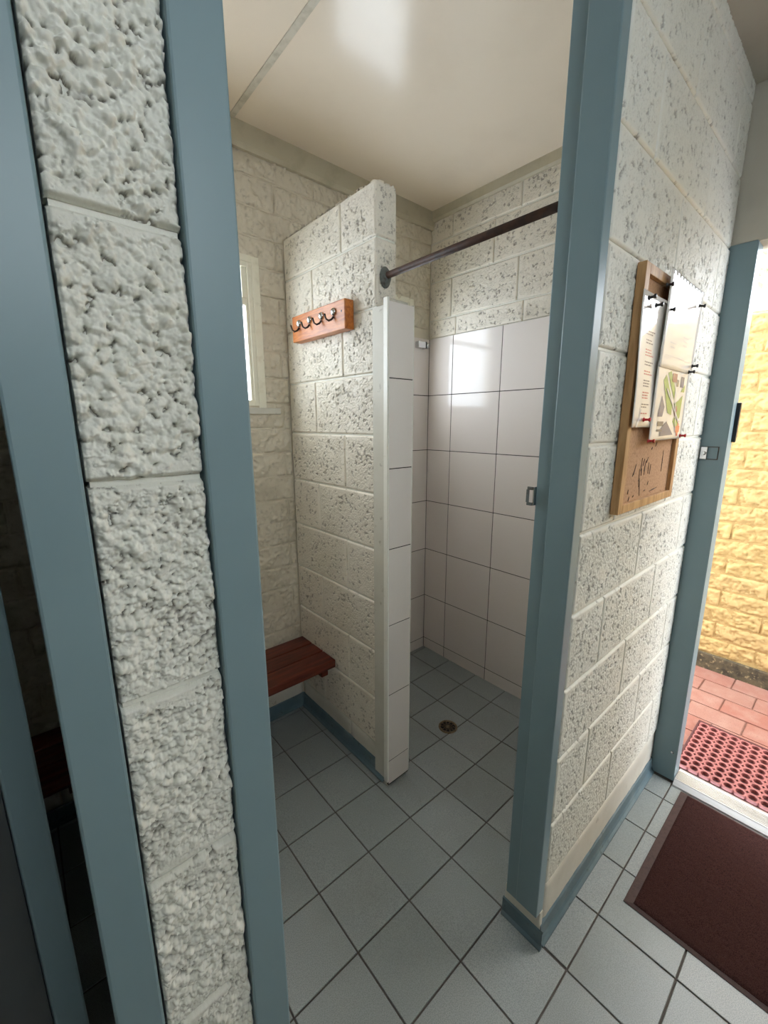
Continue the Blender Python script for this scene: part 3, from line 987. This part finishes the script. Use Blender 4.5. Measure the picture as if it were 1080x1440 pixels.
# ------------------------------------------------------------------ exit door frame
door_3 = empty('door_3', (XE, -0.5, 0)); door_3['kind'] = 'structure'
bm = bmesh.new()
x0, x1 = 0.0, 0.075
vb = [(x0, 0.502), (x1, 0.502), (x1, 0.417), (x0, 0.417)]
A = [bm.verts.new((p[0], p[1], 0.004)) for p in vb]
B = [bm.verts.new((p[0], p[1] + 0.012, 2.005)) for p in vb]
bm.faces.new(A); bm.faces.new(B[::-1])
for i in range(4):
    bm.faces.new((A[i], B[i], B[(i + 1) % 4], A[(i + 1) % 4]))
bmesh.ops.bevel(bm, geom=bm.edges[:], offset=0.002, segments=2, affect='EDGES')
jamb = obj('jamb', bm, M['blue'], door_3)
boxobj('jamb', (0.0, 0.075, -0.48, -0.40, 0.004, 2.0), M['blue'], door_3, 0.002)
# recessed lock keep with chrome catch near the wall corner
bm = bmesh.new()
lz0, lz1 = 1.315, 1.360
for d in ((-0.0030, 0.0, 0.444, 0.446, lz0, lz1), (-0.0030, 0.0, 0.492, 0.494, lz0, lz1), (-0.0030, 0.0, 0.446, 0.492, lz0, lz0 + 0.002), (-0.0030, 0.0, 0.446, 0.492, lz1 - 0.002, lz1)):
    box(bm, *d)
k_ = obj('keep_plate', bm, M['rust'], jamb)
boxobj('keep_face', (-0.0018, 0.0, 0.446, 0.492, lz0 + 0.002, lz1 - 0.002), M['blue'], jamb)
bm = bmesh.new(); box(bm, -0.010, 0.0, 0.474, 0.495, lz0 + 0.001, lz1 - 0.001, 0.002)
lathe(bm, [(0.007, 0), (0.007, 0.004), (0.004, 0.006)], (-0.010, 0.484, 1.337), (-1, 0, 0), 14)
obj('catch', bm, M['chrome'], jamb)
boxobj('strike_plate', (0.058, 0.074, 0.414, 0.4275, 1.375, 1.510), M['black'], jamb, 0.002)
bm = bmesh.new(); lathe(bm, [(0.005, 0), (0.005, 0.002), (0.002, 0.003)], (0, 0.435, 0.13), (-1, 0, 0), 12)
obj('screw', bm, M['chrome'], jamb)
# aluminium threshold strip, ridged
bm = bmesh.new()
prof = [(-0.022, 0.0), (-0.020, 0.006), (0.0, 0.017), (0.002, 0.019)]
x = 0.004
while x < 0.062:
    prof += [(x, 0.020), (x + 0.004, 0.020), (x + 0.0045, 0.018), (x + 0.0075, 0.018)]
    x += 0.008
prof += [(0.072, 0.020), (0.088, 0.014), (0.090, 0.0)]
prism(bm, [(XE + u, z) for u, z in prof], 'y', -0.90, -0.086)
tag(obj('trim_threshold', bm, M['alu']), kind='structure')

# ------------------------------------------------------------------ bench
def bench(name, x0, x1, label):
    root = empty(name, ((x0 + x1) / 2, 1.16, 0))
    tag(root, label, 'bench', 'slatted benches')
    ox, oy = root.location[0], root.location[1]
    for (y0, y1) in ((1.228, 1.318), (1.132, 1.222), (1.030, 1.126)):
        boxobj('slat', (x0 - ox, x1 - ox, y0 - oy, y1 - oy, 0.365, 0.403), M['red_wood'], root, 0.004)
    for xb in (x0 + 0.03, x1 - 0.05):
        boxobj('bearer', (xb - ox, xb + 0.035 - ox, 1.07 - oy, YB - 0.008 - oy, 0.312, 0.365), M['red_wood'], root, 0.003)
    return root
bench('bench', 0.135, 0.955, 'dark red slatted wall bench beside the rough white partition')
bench('bench', -0.83, 0.030, 'dark red slatted bench glimpsed past the door at far left')

# ------------------------------------------------------------------ coat rack
cr = empty('coat_rack', (0.9625, 1.045, 1.765))
tag(cr, 'orange timber coat rack with four metal hooks on the white block partition', 'coat rack')
ox, oy, oz = cr.location
bm = bmesh.new(); box(bm, 0.922 - ox, 0.9615 - ox, 0.864 - oy, 1.228 - oy, 0.0, 0.098, 0.003)
obj('board', bm, M['orange_wood'], cr)
for y in (1.172, 1.092, 1.010, 0.930):
    bm = bmesh.new()
    lathe(bm, [(0.004, 0.0), (0.013, 0.001), (0.0135, 0.004), (0.010, 0.008), (0.003, 0.011)], (0.922 - ox, y - oy, 1.830 - oz), (-1, 0, 0), 18)
    h = obj('hook', bm, M['chrome'], cr, True)
    bm = bmesh.new()
    bp = [(0.920, 0.0, 1.814), (0.913, 0.002, 1.804), (0.906, 0.009, 1.800), (0.901, 0.019, 1.806), (0.899, 0.026, 1.824)]
    tube(bm, [(a - ox, y + b - oy, c - oz) for a, b, c in bp], [0.0036, 0.0036, 0.0034, 0.0032, 0.0038], 10)
    obj('prong', bm, M['hook'], h, True)
for (y, z) in ((1.213, 1.805), (0.884, 1.825)):
    bm = bmesh.new(); lathe(bm, [(0.004, -0.001), (0.004, 0.0005), (0.002, 0.0008)], (0.922 - ox, y - oy, z - oz), (-1, 0, 0), 10)
    obj('screw', bm, M['black'], cr)

# ------------------------------------------------------------------ curtain rod
rod = empty('curtain_rod', (1.0, 0.744, 1.905))
tag(rod, 'rusty brown shower curtain rod running out from the partition top', 'curtain rod')
bm = bmesh.new(); tube(bm, [(0, -0.002, 0.012), (0, -0.643, 0.016)], 0.0105, 16)
obj('pipe', bm, M['rust'], rod, True)
bm = bmesh.new(); lathe(bm, [(0.022, 0), (0.022, 0.004), (0.014, 0.008), (0.014, 0.016)], (0, -0.001, 0.008), (0, -1, 0), 20)
for v in bm.verts: v.co.z = 0.008 + (v.co.z - 0.008) * 1.5
obj('flange', bm, M['flange'], rod, True)

# ------------------------------------------------------------------ chrome fitting on the shower back wall
sf = empty('shower_bracket', (1.805, YB - 0.009, 1.866))
tag(sf, 'small chrome bracket on white tiles at the shower back corner', 'bracket')
bm = bmesh.new(); box(bm, -0.060, 0.0, -0.030, 0.0, -0.017, 0.017, 0.003); obj('mount', bm, M['chrome'], sf)
bm = bmesh.new(); box(bm, -0.004, 0.002, -0.031, -0.001, -0.0175, 0.0175); obj('gasket', bm, M['black'], sf)
bm = bmesh.new(); lathe(bm, [(0.0165, 0.0), (0.0165, 0.018), (0.013, 0.027), (0.006, 0.031)], (0.002, -0.016, 0), (1, 0, 0), 20); obj('end_cap', bm, M['chrome'], sf, True)

# ------------------------------------------------------------------ floor drain
dr = empty('floor_drain', (1.417, 0.750, fall(1.417, 0.75)))
tag(dr, 'round brass floor drain with dark slots in the shower floor', 'drain')
bm = bmesh.new(); lathe(bm, [(0.046, -0.006), (0.046, 0.002), (0.044, 0.003), (0.036, 0.0025), (0.035, 0.0), (0.035, -0.006)], (0, 0, 0), (0, 0, 1), 40); obj('ring', bm, M['drain'], dr, True)
bm = bmesh.new(); lathe(bm, [(0.0352, -0.006), (0.0352, 0.0006)], (0, 0, 0), (0, 0, 1), 32); obj('well', bm, M['drain_dark'], dr)
bm = bmesh.new()
for k in range(10):
    a_ = k * math.pi / 5
    for (r0, r1, off) in ((0.008, 0.020, 0.0), (0.021, 0.0345, 0.31)):
        c, s = math.cos(a_ + off), math.sin(a_ + off)
        tube(bm, [(r0 * c, r0 * s, 0.0012), ((r0 + r1) / 2 * math.cos(a_ + off + 0.16), (r0 + r1) / 2 * math.sin(a_ + off + 0.16), 0.0014), (r1 * c, r1 * s, 0.0012)], 0.0016, 6)
lathe(bm, [(0.008, 0.0), (0.008, 0.0018), (0.005, 0.0024)], (0, 0, 0), (0, 0, 1), 16)
obj('grate', bm, M['drain'], dr, True)

# ------------------------------------------------------------------ noticeboard
nb = empty('noticeboard', (1.29, 0.0, 1.222))
tag(nb, 'cork noticeboard in a pine frame on the white block wall', 'noticeboard')
BX0, BX1, BZ0, BZ1 = 1.082, 1.497, 1.222, 1.786
def nbx(name, d, mat, bev=0.0015):
    return boxobj(name, (d[0] - 1.29, d[1] - 1.29, d[2], d[3], d[4] - 1.222, d[5] - 1.222), mat, nb, bev)
nbx('frame', (BX0, BX0 + 0.026, -0.022, -0.003, BZ0, BZ1), M['pine']); nbx('frame', (BX1 - 0.026, BX1, -0.022, -0.003, BZ0, BZ1), M['pine'])
nbx('frame', (BX0 + 0.026, BX1 - 0.026, -0.022, -0.003, BZ1 - 0.022, BZ1), M['pine']); nbx('frame', (BX0 + 0.026, BX1 - 0.026, -0.022, -0.003, BZ0, BZ0 + 0.022), M['pine'])
nbx('cork', (BX0 + 0.02, BX1 - 0.02, -0.012, -0.004, BZ0 + 0.015, BZ1 - 0.015), M['cork'], 0)
# dark scratches worn into the cork
bm = bmesh.new()
sr = random.Random(11)
for (x, z, L, an) in ((1.19, 1.325, 0.03, 1.2), (1.235, 1.335, 0.035, 1.5), (1.24, 1.315, 0.02, 1.7), (1.262, 1.33, 0.03, 1.25), (1.262, 1.318, 0.025, 1.5), (1.29, 1.322, 0.03, 1.6), (1.228, 1.30, 0.05, 1.75), (1.238, 1.275, 0.05, 1.85), (1.305, 1.318, 0.028, 1.5), (1.185, 1.318, 0.025, 0.9), (1.25, 1.34, 0.02, 1.2), (1.275, 1.345, 0.018, 1.0), (1.40, 1.335, 0.06, 1.6), (1.35, 1.258, 0.06, 0.1), (1.16, 1.27, 0.012, 1.4), (1.17, 1.25, 0.012, 1.2), (1.20, 1.255, 0.01, 0.5), (1.30, 1.28, 0.012, 1.2), (1.28, 1.262, 0.01, 0.3), (1.33, 1.385, 0.014, 1.0), (1.30, 1.375, 0.01, 0.8)):
    c, s = math.cos(an), math.sin(an); hw = 0.0016
    P4 = [(-L / 2, -hw * 0.3), (0, -hw), (L / 2, -hw * 0.2), (L / 2, hw * 0.2), (0.0, hw), (-L / 2, hw * 0.3)]
    vs = [bm.verts.new((x + c * u - s * v - 1.29, -0.0126 - 0.0004 * (abs(v) < 1), z + s * u + c * v - 1.222)) for u, v in P4]
    f = bm.faces.new(vs)
ext = bmesh.ops.extrude_face_region(bm, geom=bm.faces[:])
for v in [g_ for g_ in ext['geom'] if isinstance(g_, bmesh.types.BMVert)]: v.co.y += 0.001
obj('scratches', bm, M['print_brown'] if False else M['rust'], nb)['kind'] = 'stuff'

def sheet(name, x0, x1, z0, z1, y, curl, label, cat='sheet', tilt=0.0):
    """a laminated sheet with a gentle curl; returns root, surface function"""
    root = empty(name, (x0, y, z0)); tag(root, label, cat, 'notices pinned to the board')
    w, h = x1 - x0, z1 - z0
    def ys(u, v):
        return -curl(u / w, v / h)
    bm = bmesh.new(); nx_, nz_ = 14, 20
    def zz(u, v): return v + tilt * u
    F = [[bm.verts.new((w * i / nx_, ys(w * i / nx_, h * j / nz_), zz(w * i / nx_, h * j / nz_))) for j in range(nz_ + 1)] for i in range(nx_ + 1)]
    B_ = [[bm.verts.new((v.co.x, v.co.y + 0.0006, v.co.z)) for v in r] for r in F]
    for i in range(nx_):
        for j in range(nz_):
            bm.faces.new((F[i][j], F[i + 1][j], F[i + 1][j + 1], F[i][j + 1])); bm.faces.new((B_[i][j], B_[i][j + 1], B_[i + 1][j + 1], B_[i + 1][j]))
    rim = [(i, 0) for i in range(nx_ + 1)] + [(nx_, j) for j in range(1, nz_ + 1)] + [(i, nz_) for i in range(nx_ - 1, -1, -1)] + [(0, j) for j in range(nz_ - 1, 0, -1)]
    for a_, b_ in zip(rim, rim[1:] + rim[:1]):
        bm.faces.new((F[a_[0]][a_[1]], B_[a_[0]][a_[1]], B_[b_[0]][b_[1]], F[b_[0]][b_[1]]))
    obj('paper', bm, M['paper'], root, True)
    def printed(name, polys, mat, lift=0.0007):
        if name in ('printed_green', 'printed_slate', 'printed_brown', 'printed_orange', 'printed_dark', 'printed_road') and len(polys) > 1:
            return [printed(name, [q], mat, lift) for q in polys][0]
        bm = bmesh.new()
        for P in polys:
            n = len(P)
            us = [p_[0] for p_ in P]; vs_ = [p_[1] for p_ in P]
            A = [bm.verts.new((u, ys(u, v) - lift, zz(u, v))) for u, v in P]
            bm.faces.new(A)
        bmesh.ops.triangulate(bm, faces=bm.faces[:])
        for it in range(2):
            bmesh.ops.subdivide_edges(bm, edges=[e for e in bm.edges if e.calc_length() > 0.03], cuts=1, use_grid_fill=False)
            bmesh.ops.triangulate(bm, faces=[f for f in bm.faces if len(f.verts) > 3])
        for v in bm.verts:
            v.co.y = ys(v.co.x, v.co.z - tilt * v.co.x) - lift
        return obj(name, bm, mat, root)
    return root, printed
def rect(u0, u1, v0, v1):
    return [(u0, v0), (u1, v0), (u1, v1), (u0, v1)]

# left notice: tall sheet with grey and red lines of type
r_, pr = sheet('notice_sheet', 1.078, 1.240, 1.432, 1.728, -0.0222, lambda u, v: 0.003 + 0.006 * (1 - v) ** 2 * (1 - u) + 0.004 * math.sin(v * 5 + u * 2) * 0.5,
               'tall laminated notice with grey and red lines of type on the left of the corkboard', 'notice')
lr = random.Random(4)
gl_, rl_ = [], []
def textline(dst, u0, u1, v):
    u = u0
    while u < u1 - 0.004:
        L = lr.uniform(0.006, 0.016)
        dst.append(rect(u, min(u + L, u1), v, v + 0.0028)); u += L + 0.0022
z = 0.196
for n, (cnt, red, hd) in enumerate(((2, 0, 0), (3, 1, 0), (2, 0, 0), (2, 1, 0), (3, 0, 0), (3, 1, 0), (2, 0, 0), (1, 1, 0))):
    for q_ in range(cnt):
        textline(rl_ if red else gl_, 0.045, 0.098 + lr.uniform(-0.016, 0.010), z); z -= 0.0062
    z -= 0.0085
textline(gl_, 0.035, 0.10, 0.215); textline(gl_, 0.035, 0.09, 0.209)
for v in (0.265, 0.255, 0.245, 0.235): textline(gl_, 0.03, 0.095, v)
pr('printed_line', gl_, M['ink_grey'])['kind'] = 'stuff'
pr('printed_line', rl_, M['ink_red'])['kind'] = 'stuff'
pr('printed_band', [[(0.022, 0.0), (0.034, 0.0), (0.052, 0.042), (0.044, 0.042)]], M['print_road'])
# lower right: site map
r_, pr = sheet('map_sheet', 1.203, 1.488, 1.398, 1.590, -0.0235, lambda u, v: 0.0075 - 0.004 * u + 0.003 * math.sin(u * 3.0) * (1 - v),
               'laminated coloured site map pinned below the blank white sheet', 'map')
pr('printed_green', [[(0.055, 0.150), (0.075, 0.165), (0.150, 0.095), (0.150, 0.065), (0.115, 0.070)], [(0.085, 0.170), (0.110, 0.176), (0.165, 0.130), (0.160, 0.105)],
    [(0.165, 0.095), (0.205, 0.060), (0.215, 0.050), (0.235, 0.060), (0.240, 0.120), (0.205, 0.105)], [(0.215, 0.128), (0.250, 0.150), (0.250, 0.128)], [(0.170, 0.048), (0.200, 0.030), (0.225, 0.030), (0.225, 0.045), (0.180, 0.060)]], M['print_green'])
pr('printed_slate', [[(0.040, 0.060), (0.058, 0.112), (0.085, 0.085), (0.075, 0.060)], [(0.070, 0.010), (0.185, 0.012), (0.115, 0.048), (0.075, 0.030)], rect(0.205, 0.235, 0.140, 0.168)], M['print_slate'], 0.0009)
pr('printed_brown', [rect(0.125, 0.165, 0.150, 0.172), [(0.170, 0.078), (0.190, 0.092), (0.200, 0.078), (0.182, 0.060)]], M['print_brown'], 0.0011)
pr('printed_orange', [rect(0.205, 0.245, 0.018, 0.036), rect(0.220, 0.236, 0.008, 0.050)], M['print_orange'], 0.0011)
pr('printed_dark', [rect(0.165, 0.185, 0.140, 0.158), rect(0.045, 0.090, 0.036, 0.048), rect(0.045, 0.085, 0.022, 0.028), rect(0.100, 0.112, 0.020, 0.021)], M['print_dark'], 0.0011)
pr('printed_road', [[(0.085, 0.128), (0.230, 0.040), (0.233, 0.045), (0.090, 0.133)], [(0.150, 0.150), (0.155, 0.152), (0.205, 0.020), (0.200, 0.018)]], M['print_road'], 0.0017)
# upper right: glossy white sheet in a clear sleeve, overhanging the board
r_, pr = sheet('blank_sheet', 1.206, 1.508, 1.577, 1.797, -0.0245, lambda u, v: 0.0075 - 0.0045 * u + 0.002 * math.sin(u * 4.0 + v * 2) + 0.003 * u * v,
               'glossy white laminated sheet at the top right of the corkboard', 'notice')
pf = []
for (u0, u1, v) in ((0.055, 0.105, 0.060), (0.06, 0.10, 0.050), (0.165, 0.215, 0.085), (0.17, 0.215, 0.075), (0.17, 0.21, 0.065), (0.03, 0.27, 0.030)):
    if v == 0.030:
        pf.append(rect(u0, u1, v, v + 0.0008))
    else:
        textline(pf, u0, u1, v)
pr('printed_line', pf, M['print_road'])['kind'] = 'stuff'
pr('punched_edge', [rect(0.02 + 0.028 * i, 0.034 + 0.028 * i, 0.211, 0.216) for i in range(10)], M['print_road'], 0.0009)

# push pins
def pin(x, z, mat, label, y=-0.0275, tilt=0.0):
    o = empty('push_pin', (x, y, z)); tag(o, label, 'push pin', 'pins on the board')
    o.rotation_euler = (tilt, 0, tilt * 0.7)
    bm = bmesh.new()
    lathe(bm, [(0.0052, 0.0), (0.0052, 0.0016), (0.0030, 0.003), (0.0027, 0.010), (0.0046, 0.012), (0.0050, 0.0145), (0.004, 0.0155)], (0, -0.001, 0), (0, -1, 0), 14)
    obj('pin_head', bm, mat, o, True)
    bm = bmesh.new(); tube(bm, [(0, -0.001, 0), (0, 0.012, 0)], 0.0006, 6)
    obj('pin_point', bm, M['chrome'], o)
pin(1.198, 1.757, M['black'], 'black push pin at the upper left edge of the glossy white sheet', tilt=0.05)
pin(1.096, 1.711, M['black'], 'black push pin at the top left corner of the tall notice', tilt=-0.1)
pin(1.144, 1.704, M['black'], 'black push pin in the middle of the tall notice top edge')
pin(1.231, 1.709, M['black'], 'black push pin right of the tall notice, low on the glossy sheet', tilt=0.1)
pin(1.463, 1.755, M['black'], 'black push pin near the top right corner of the glossy white sheet', y=-0.031, tilt=0.15)
pin(1.486, 1.600, M['black'], 'black push pin at the bottom right corner of the glossy white sheet', y=-0.029)
pin(1.462, 1.582, M['black'], 'black push pin at the top right corner of the coloured site map', y=-0.029)
pin(1.146, 1.450, M['redp'], 'red push pin at the bottom of the tall notice', y=-0.031)
pin(1.206, 1.398, M['redp'], 'red push pin at the bottom left corner of the site map')
pin(1.470, 1.406, M['redp'], 'red push pin at the bottom right corner of the site map')

# ------------------------------------------------------------------ mats
dm = empty('door_mat', (1.52, -0.60, 0.0))
tag(dm, 'dark brown carpet door mat with rubber edge inside the exit door', 'door mat')
MX0, MX1, MY0, MY1 = 1.222, 1.818, -1.06, -0.118
def lx(x): return x - 1.52
def ly(y): return y + 0.60
bm = bmesh.new()
o4 = [(MX0, MY0), (MX1, MY0), (MX1, MY1), (MX0, MY1)]
i4 = [(MX0 + 0.010, MY0 + 0.02), (MX1 - 0.010, MY0 + 0.02), (MX1 - 0.010, MY1 - 0.024), (MX0 + 0.010, MY1 - 0.024)]
rows = []
for pts_, z in ((o4, 0.0005), (o4, 0.002), (i4, 0.006), (i4, 0.0005)):
    rows.append([bm.verts.new((lx(a_), ly(b_), z)) for a_, b_ in pts_])
for r0, r1 in zip(rows, rows[1:] + rows[:1]):
    for i in range(4):
        bm.faces.new((r0[i], r0[(i + 1) % 4], r1[(i + 1) % 4], r1[i]))
obj('rubber_border', bm, M['border'], dm)
bm = bmesh.new()
pr_ = random.Random(8); n1, n2 = 90, 140
pv = []
for i in range(n1 + 1):
    row = []
    for j in range(n2 + 1):
        x = i4[0][0] + (i4[1][0] - i4[0][0]) * i / n1; y = i4[0][1] + (i4[2][1] - i4[0][1]) * j / n2
        edge = min(i, n1 - i, j, n2 - j)
        row.append(bm.verts.new((lx(x), ly(y), 0.0062 if edge == 0 else 0.0105 + pr_.uniform(-0.0012, 0.0012))))
    pv.append(row)
for i in range(n1):
    for j in range(n2):
        bm.faces.new((pv[i][j], pv[i + 1][j], pv[i + 1][j + 1], pv[i][j + 1]))
obj('pile', bm, M['pile'], dm, True)

rm = empty('rubber_mat', (2.14, -0.5, 0.0))
tag(rm, 'red rubber ring mat with round holes on the pavers outside', 'rubber mat')
cellw = 0.038; RB, RS = 0.0134, 0.0052
verts, faces = [], []
RX0, RY1 = 1.955, -0.066
ncx, ncy = 10, 22
zt, zb = 0.016, 0.003
seg = 24
def outer(t):
    c, s = math.cos(t), math.sin(t)
    hw = cellw / 2
    k = hw / max(abs(c), abs(s))
    # cut by the corner circle
    cx_, cy_ = math.copysign(hw, c), math.copysign(hw, s)
    b_ = c * cx_ + s * cy_; disc = b_ * b_ - (cx_ * cx_ + cy_ * cy_ - RS * RS)
    if disc > 0:
        kk = b_ - math.sqrt(disc)
        if kk < k:
            return kk * c, kk * s, True
    return k * c, k * s, False
for ci in range(ncx):
    for cj in range(ncy):
        cx_ = RX0 + cellw * (ci + 0.5); cy_ = RY1 - cellw * (cj + 0.5)
        b0 = len(verts)
        flags = []
        for k in range(seg):
            t = (k + 0.5) * 2 * math.pi / seg
            c, s = math.cos(t), math.sin(t)
            ox_, oy_, fl = outer(t)
            flags.append(fl)
            verts += [(cx_ + RB * c - 2.14, cy_ + RB * s + 0.5, zb), (cx_ + (RB + 0.001) * c - 2.14, cy_ + (RB + 0.001) * s + 0.5, zt - 0.001),
                      (cx_ + (RB + 0.0024) * c - 2.14, cy_ + (RB + 0.0024) * s + 0.5, zt), (cx_ + ox_ - 2.14, cy_ + oy_ + 0.5, zt if fl or True else zt), (cx_ + ox_ - 2.14, cy_ + oy_ + 0.5, zb)]
        for k in range(seg):
            n_ = (k + 1) % seg
            for q_ in range(3):
                faces.append((b0 + k * 5 + q_, b0 + n_ * 5 + q_, b0 + n_ * 5 + q_ + 1, b0 + k * 5 + q_ + 1))
            if (flags[k] and flags[n_]) or ci in (0, ncx - 1) or cj in (0, ncy - 1):
                faces.append((b0 + k * 5 + 3, b0 + n_ * 5 + 3, b0 + n_ * 5 + 4, b0 + k * 5 + 4))
me = bpy.data.meshes.new('ring_lattice'); me.from_pydata(verts, [], faces); me.update(); me.materials.append(M['rubber'])
o = bpy.data.objects.new('ring_lattice', me); link(o, rm)
bm = bmesh.new()
XM1 = RX0 + cellw * ncx
box(bm, XM1 - 2.14, XM1 + 0.020 - 2.14, RY1 - cellw * ncy + 0.5, RY1 + 0.010 + 0.5, 0.002, 0.013, 0.002)
box(bm, RX0 - 2.14, XM1 - 2.14, RY1 + 0.0005 + 0.5, RY1 + 0.010 + 0.5, 0.002, 0.013, 0.002)
obj('mat_rim', bm, M['dark_rubber'], rm)
bm = bmesh.new()
box(bm, RX0 - 2.14 + 0.002, XM1 - 2.14 - 0.001, RY1 - cellw * ncy + 0.5, RY1 + 0.5 - 0.001, 0.001, 0.003)
obj('mat_base', bm, M['dark_rubber'], rm)

# ------------------------------------------------------------------ outside: paving, yellow wall, fence, tree, house
paving = struct('ground_paving', [(XE + 0.10, 2.97, -3.0, 1.4, -0.06, -0.006)], M['sand'])
PVM = {}
def paver_mesh(w, d):
    k = (round(w, 3), round(d, 3))
    if k not in PVM:
        bm = bmesh.new(); box(bm, -w / 2, w / 2, -d / 2, d / 2, -0.03, 0)
        top = [e for e in bm.edges if all(abs(v.co.z) < 1e-6 for v in e.verts)]
        bmesh.ops.bevel(bm, geom=top, offset=0.003, segments=2, affect='EDGES')
        PVM[k] = mesh_of(bm, 'paver', M['paver'])
    return PVM[k]
x = 2.942; rr = 0
while x > 1.95:
    w = 0.135 if x - 0.14 > 1.95 else x - 1.95
    y = 0.60 - (0.11 if rr % 2 else 0.0) - 0.02
    while y > -1.7:
        o = bpy.data.objects.new('paver', paver_mesh(w, 0.224))
        o.location = (x - w / 2, y - 0.112, RND.uniform(-0.002, 0.0)); o.rotation_euler = (RND.uniform(-.006, .006), RND.uniform(-.006, .006), RND.uniform(-.004, .004))
        link(o, paving); y -= 0.228
    x -= 0.1378; rr += 1

gw = empty('yellow_block_wall', (2.955, -0.5, 0))
tag(gw, 'pale yellow split-face block wall across the paved path outside', 'wall')
boxobj('mortar_core', (0.006, 0.15, -1.9, 1.3, 0.0, 2.0), M['yellow_mortar'], gw)
bm = bmesh.new(); box(bm, -0.012, 0.008, -1.9, 1.3, -0.02, 0.094, 0.006)
obj('footing', bm, M['footing'], gw)
yw_rng = random.Random(21)
for k in range(19):
    z0 = 0.098 + 0.1002 * k; z1 = z0 + 0.093
    off = 0.0 if k % 2 else 0.195
    y0 = 0.42 + off
    for n in range(5):
        me = block_mesh('yellow', 0.382, z1 - z0, yw_rng.randrange(5))
        o = bpy.data.objects.new('brick', me)
        o.location = (0.0, y0 - n * 0.390 + 0.5, z0); o.rotation_euler = (0, 0, -math.pi / 2)
        link(o, gw)

# unseen overhang added to cut sky light on the outside path
light_block = struct('shade_eave', [(XE - 3.3, XE + 0.60, -2.0, 1.6, 2.62, 2.70), (XE + 0.105, XE + 0.60, -2.0, 1.6, 2.40, 2.43), (XE + 0.64, XE + 0.60, -2.0, 1.6, 2.43, 2.62)], M['fence'])
fc = empty('white_fence', (5.2, 0, 0))
tag(fc, 'white vertical board fence seen over the yellow wall', 'fence')
for i in range(24):
    boxobj('board', (0, 0.02, 1.6 - 0.16 * i, 1.6 - 0.16 * i + 0.145, 0.0, 2.55), M['fence'], fc, 0.003)
for z in (0.5, 2.1):
    boxobj('rail', (0.02, 0.06, -2.3, 1.75, z, z + 0.09), M['fence'], fc, 0.003)
for (x, y) in ((0.02, 0.45), (0.02, -1.9)):
    boxobj('post', (-0.10, -0.002, y, y + 0.10, 0.0, 2.6), M['roof'], fc, 0.004)

def tree(x, y, hgt, rad, label, seed):
    t = empty('tree', (x, y, 0)); tag(t, label, 'tree')
    rr = random.Random(seed)
    bm = bmesh.new(); tube(bm, [(0, 0, 0), (0.05, 0.02, hgt * 0.4), (0.0, 0.05, hgt * 0.75)], [0.13, 0.09, 0.05], 10); obj('trunk', bm, M['bark'], t, True)
    bm = bmesh.new()
    for n in range(2600):
        u = rr.uniform(-1, 1); th = rr.uniform(0, 2 * math.pi); q_ = rr.random() ** 0.4
        p = Vector((rad * q_ * math.sqrt(1 - u * u) * math.cos(th), rad * q_ * math.sqrt(1 - u * u) * math.sin(th), hgt * 0.68 + rad * 0.85 * q_ * u))
        s = rr.uniform(0.05, 0.10); e = Euler((rr.uniform(0, 6), rr.uniform(0, 6), rr.uniform(0, 6))).to_matrix()
        vs = [bm.verts.new(p + e @ Vector(c)) for c in ((-s, 0, 0), (0, -s * .45, s * .1), (s, 0, 0), (0, s * .45, s * .1))]
        bm.faces.new(vs)
    obj('foliage', bm, M['leaf'], t)['kind'] = 'stuff'
tree(7.6, 1.5, 5.0, 1.7, 'grey green leafy tree beyond the white fence', 3)
